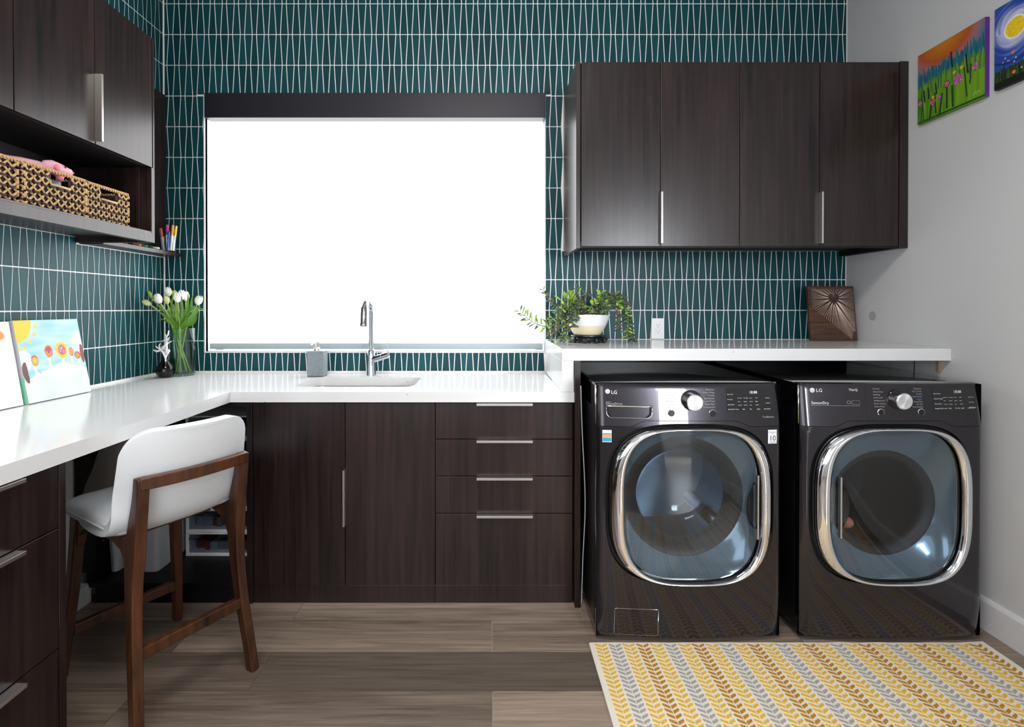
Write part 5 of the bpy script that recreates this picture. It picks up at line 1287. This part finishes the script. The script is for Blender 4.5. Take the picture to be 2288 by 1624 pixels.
specs = [  # pixel path, depth at the end, leaf kind, material mix, spacing, size
    ([(1288, 700), (1262, 712), (1230, 728), (1205, 726), (1180, 712), (1163, 694)], 2.47, 'spiky', ('jadelime', 'jadelime', 'jade'), .010, .020),
    ([(1285, 695), (1258, 690), (1236, 680), (1222, 662), (1213, 648)], 2.50, 'round', ('jade', 'jadepurple'), .014, .016),
    ([(1292, 697), (1285, 675), (1268, 655)], 2.52, 'round', ('jadelime', 'jade'), .011, .017),
    ([(1300, 697), (1296, 668), (1285, 645)], 2.50, 'spiky', ('jadelime', 'jade', 'jade'), .009, .018),
    ([(1306, 698), (1300, 672), (1308, 655), (1312, 660)], 2.52, 'round', ('jadepurple', 'jade'), .013, .016),
    ([(1315, 698), (1322, 684), (1338, 672), (1342, 655)], 2.52, 'round', ('jade', 'jadelime'), .012, .018),
    ([(1335, 697), (1350, 675), (1372, 662), (1390, 668), (1400, 690), (1406, 730), (1414, 760)], 2.50, 'round', ('jade', 'jade', 'jadepurple', 'jade'), .008, .019),
    ([(1340, 697), (1362, 672), (1385, 678), (1402, 705), (1402, 738), (1398, 756)], 2.47, 'round', ('jade', 'jadelime', 'jade'), .009, .018),
    ([(1345, 697), (1362, 680), (1378, 688), (1383, 712), (1381, 736)], 2.49, 'round', ('jade', 'jadepurple'), .010, .017),
    ([(1330, 697), (1345, 683), (1352, 690), (1350, 699)], 2.44, 'round', ('jade', 'jade'), .010, .018),
    ([(1290, 698), (1270, 700), (1250, 712), (1238, 735), (1230, 764)], 2.45, 'round', ('jade', 'jadepurple', 'jade'), .011, .016),
    ([(1285, 698), (1268, 705), (1262, 725), (1262, 750), (1252, 765)], 2.43, 'round', ('jade', 'jadelime', 'jade'), .010, .018),
    ([(1290, 698), (1276, 708), (1270, 728), (1266, 752), (1272, 764)], 2.42, 'round', ('jade', 'jadepurple', 'jade'), .012, .017),
    ([(1298, 698), (1284, 702), (1278, 716), (1282, 732)], 2.42, 'round', ('jade', 'jadepurple'), .011, .018),
    ([(1292, 696), (1272, 685), (1258, 690), (1248, 702)], 2.44, 'round', ('jade', 'jade', 'jadelime'), .009, .017),
    ([(1296, 696), (1280, 678), (1264, 680), (1252, 692)], 2.46, 'round', ('jade', 'jade', 'jadelime'), .009, .016),
    ([(1296, 694), (1278, 672), (1256, 672)], 2.46, 'spiky', ('jadelime', 'jadelime'), .009, .018),
    ([(1290, 697), (1262, 702), (1236, 712), (1222, 722)], 2.45, 'spiky', ('jadelime', 'jade'), .010, .015),
    ([(1300, 696), (1290, 684), (1282, 690), (1276, 702)], 2.44, 'round', ('jade', 'jadepurple', 'jade'), .009, .017),
    ([(1303, 697), (1294, 688), (1286, 700), (1288, 718)], 2.43, 'round', ('jade', 'jade'), .011, .016),
    ([(1275, 700), (1258, 722), (1240, 742), (1218, 745)], 2.45, 'round', ('jadepurple', 'jade'), .016, .013),
    ([(1322, 697), (1338, 668), (1352, 664), (1366, 660)], 2.52, 'round', ('jade', 'jadelime'), .011, .016),
    ([(1340, 697), (1366, 668), (1378, 658), (1372, 654)], 2.50, 'spiky', ('jadelime', 'jade'), .011, .012)]
nleaf = 0; extra = []
for pth, ye, kd, mats_, spc, size in specs:
    n = len(pth); pts3 = []
    for i, (x, y) in enumerate(pth):
        f = i / (n - 1); Y = qy - .01 + (ye - qy + .01) * min(1, f * 1.5); q_ = P(x, y, Y)
        if i == 0: q_ = Vector((qx + max(-.07, min(.07, (q_.x - qx) )), qy + rp.uniform(-.03, .02), zp + .09))
        pts3.append(tuple(q_))
    cv = [Vector(p) for p in spline(pts3, 8)]
    st = MB(); st.tube(cv, [.0036 * (1 - .5 * i / len(cv)) for i in range(len(cv))], 6); stem = st.build('stem', M['sprig'], pl_, smooth=True)
    acc = 0; side = 0
    for i in range(1, len(cv)):
        d = (cv[i] - cv[i - 1]); acc += d.length
        if acc < spc * 1.45: continue
        acc = 0; side += 1; t = d.normalized(); f = i / len(cv)
        for s in (1, -1):
            a = side * 1.57 + (0 if s > 0 else math.pi) + rp.uniform(-.4, .4)
            up = t.orthogonal().normalized(); w = t.cross(up)
            dirv = (up * math.cos(a) + w * math.sin(a)) * 1.0 + t * (.55 if kd == 'round' else .35) + Vector((0, -.1, .15)); dirv.normalize()
            q = dirv.to_track_quat('Z', 'Y'); q = q @ Matrix.Rotation(rp.uniform(-.8, .8), 4, 'Z').to_quaternion()
            mm = mats_[rp.randrange(len(mats_))]
            if f > .88 and kd == 'round' and cv[-1].z > zp + .12: mm = 'jadelime'
            pos = cv[i]; sc = size * rp.uniform(1.35, 2.0)
            if (pos + dirv * sc).z < RT + .002 and (pos + dirv * sc).x > .3: dirv.z = abs(dirv.z); q = dirv.to_track_quat('Z', 'Y')
            if nleaf < 299:
                o = bpy.data.objects.new('leaf', LMs[(kd, mm)]); col.objects.link(o); o.parent = stem; o.rotation_mode = 'QUATERNION'
                o.location = pos - pl_.location; o.rotation_quaternion = q; o.scale = (sc, sc, sc); nleaf += 1
            else: extra.append((kd, mm, pos, q, sc))
if extra:
    for key in set((e[0], e[1]) for e in extra):
        mb = MB(); src = LMs[key]
        for kd, mm, pos, q, sc in extra:
            if (kd, mm) != key: continue
            b = len(mb.v); mb.v += [tuple(pos + q @ (v.co * sc)) for v in src.vertices]
            for p in src.polygons: mb.face([b + i for i in p.vertices])
        o = mb.build('small_leaves', M[key[1]], pl_, smooth=True); o['kind'] = 'stuff'
print('leaves', nleaf, len(extra))
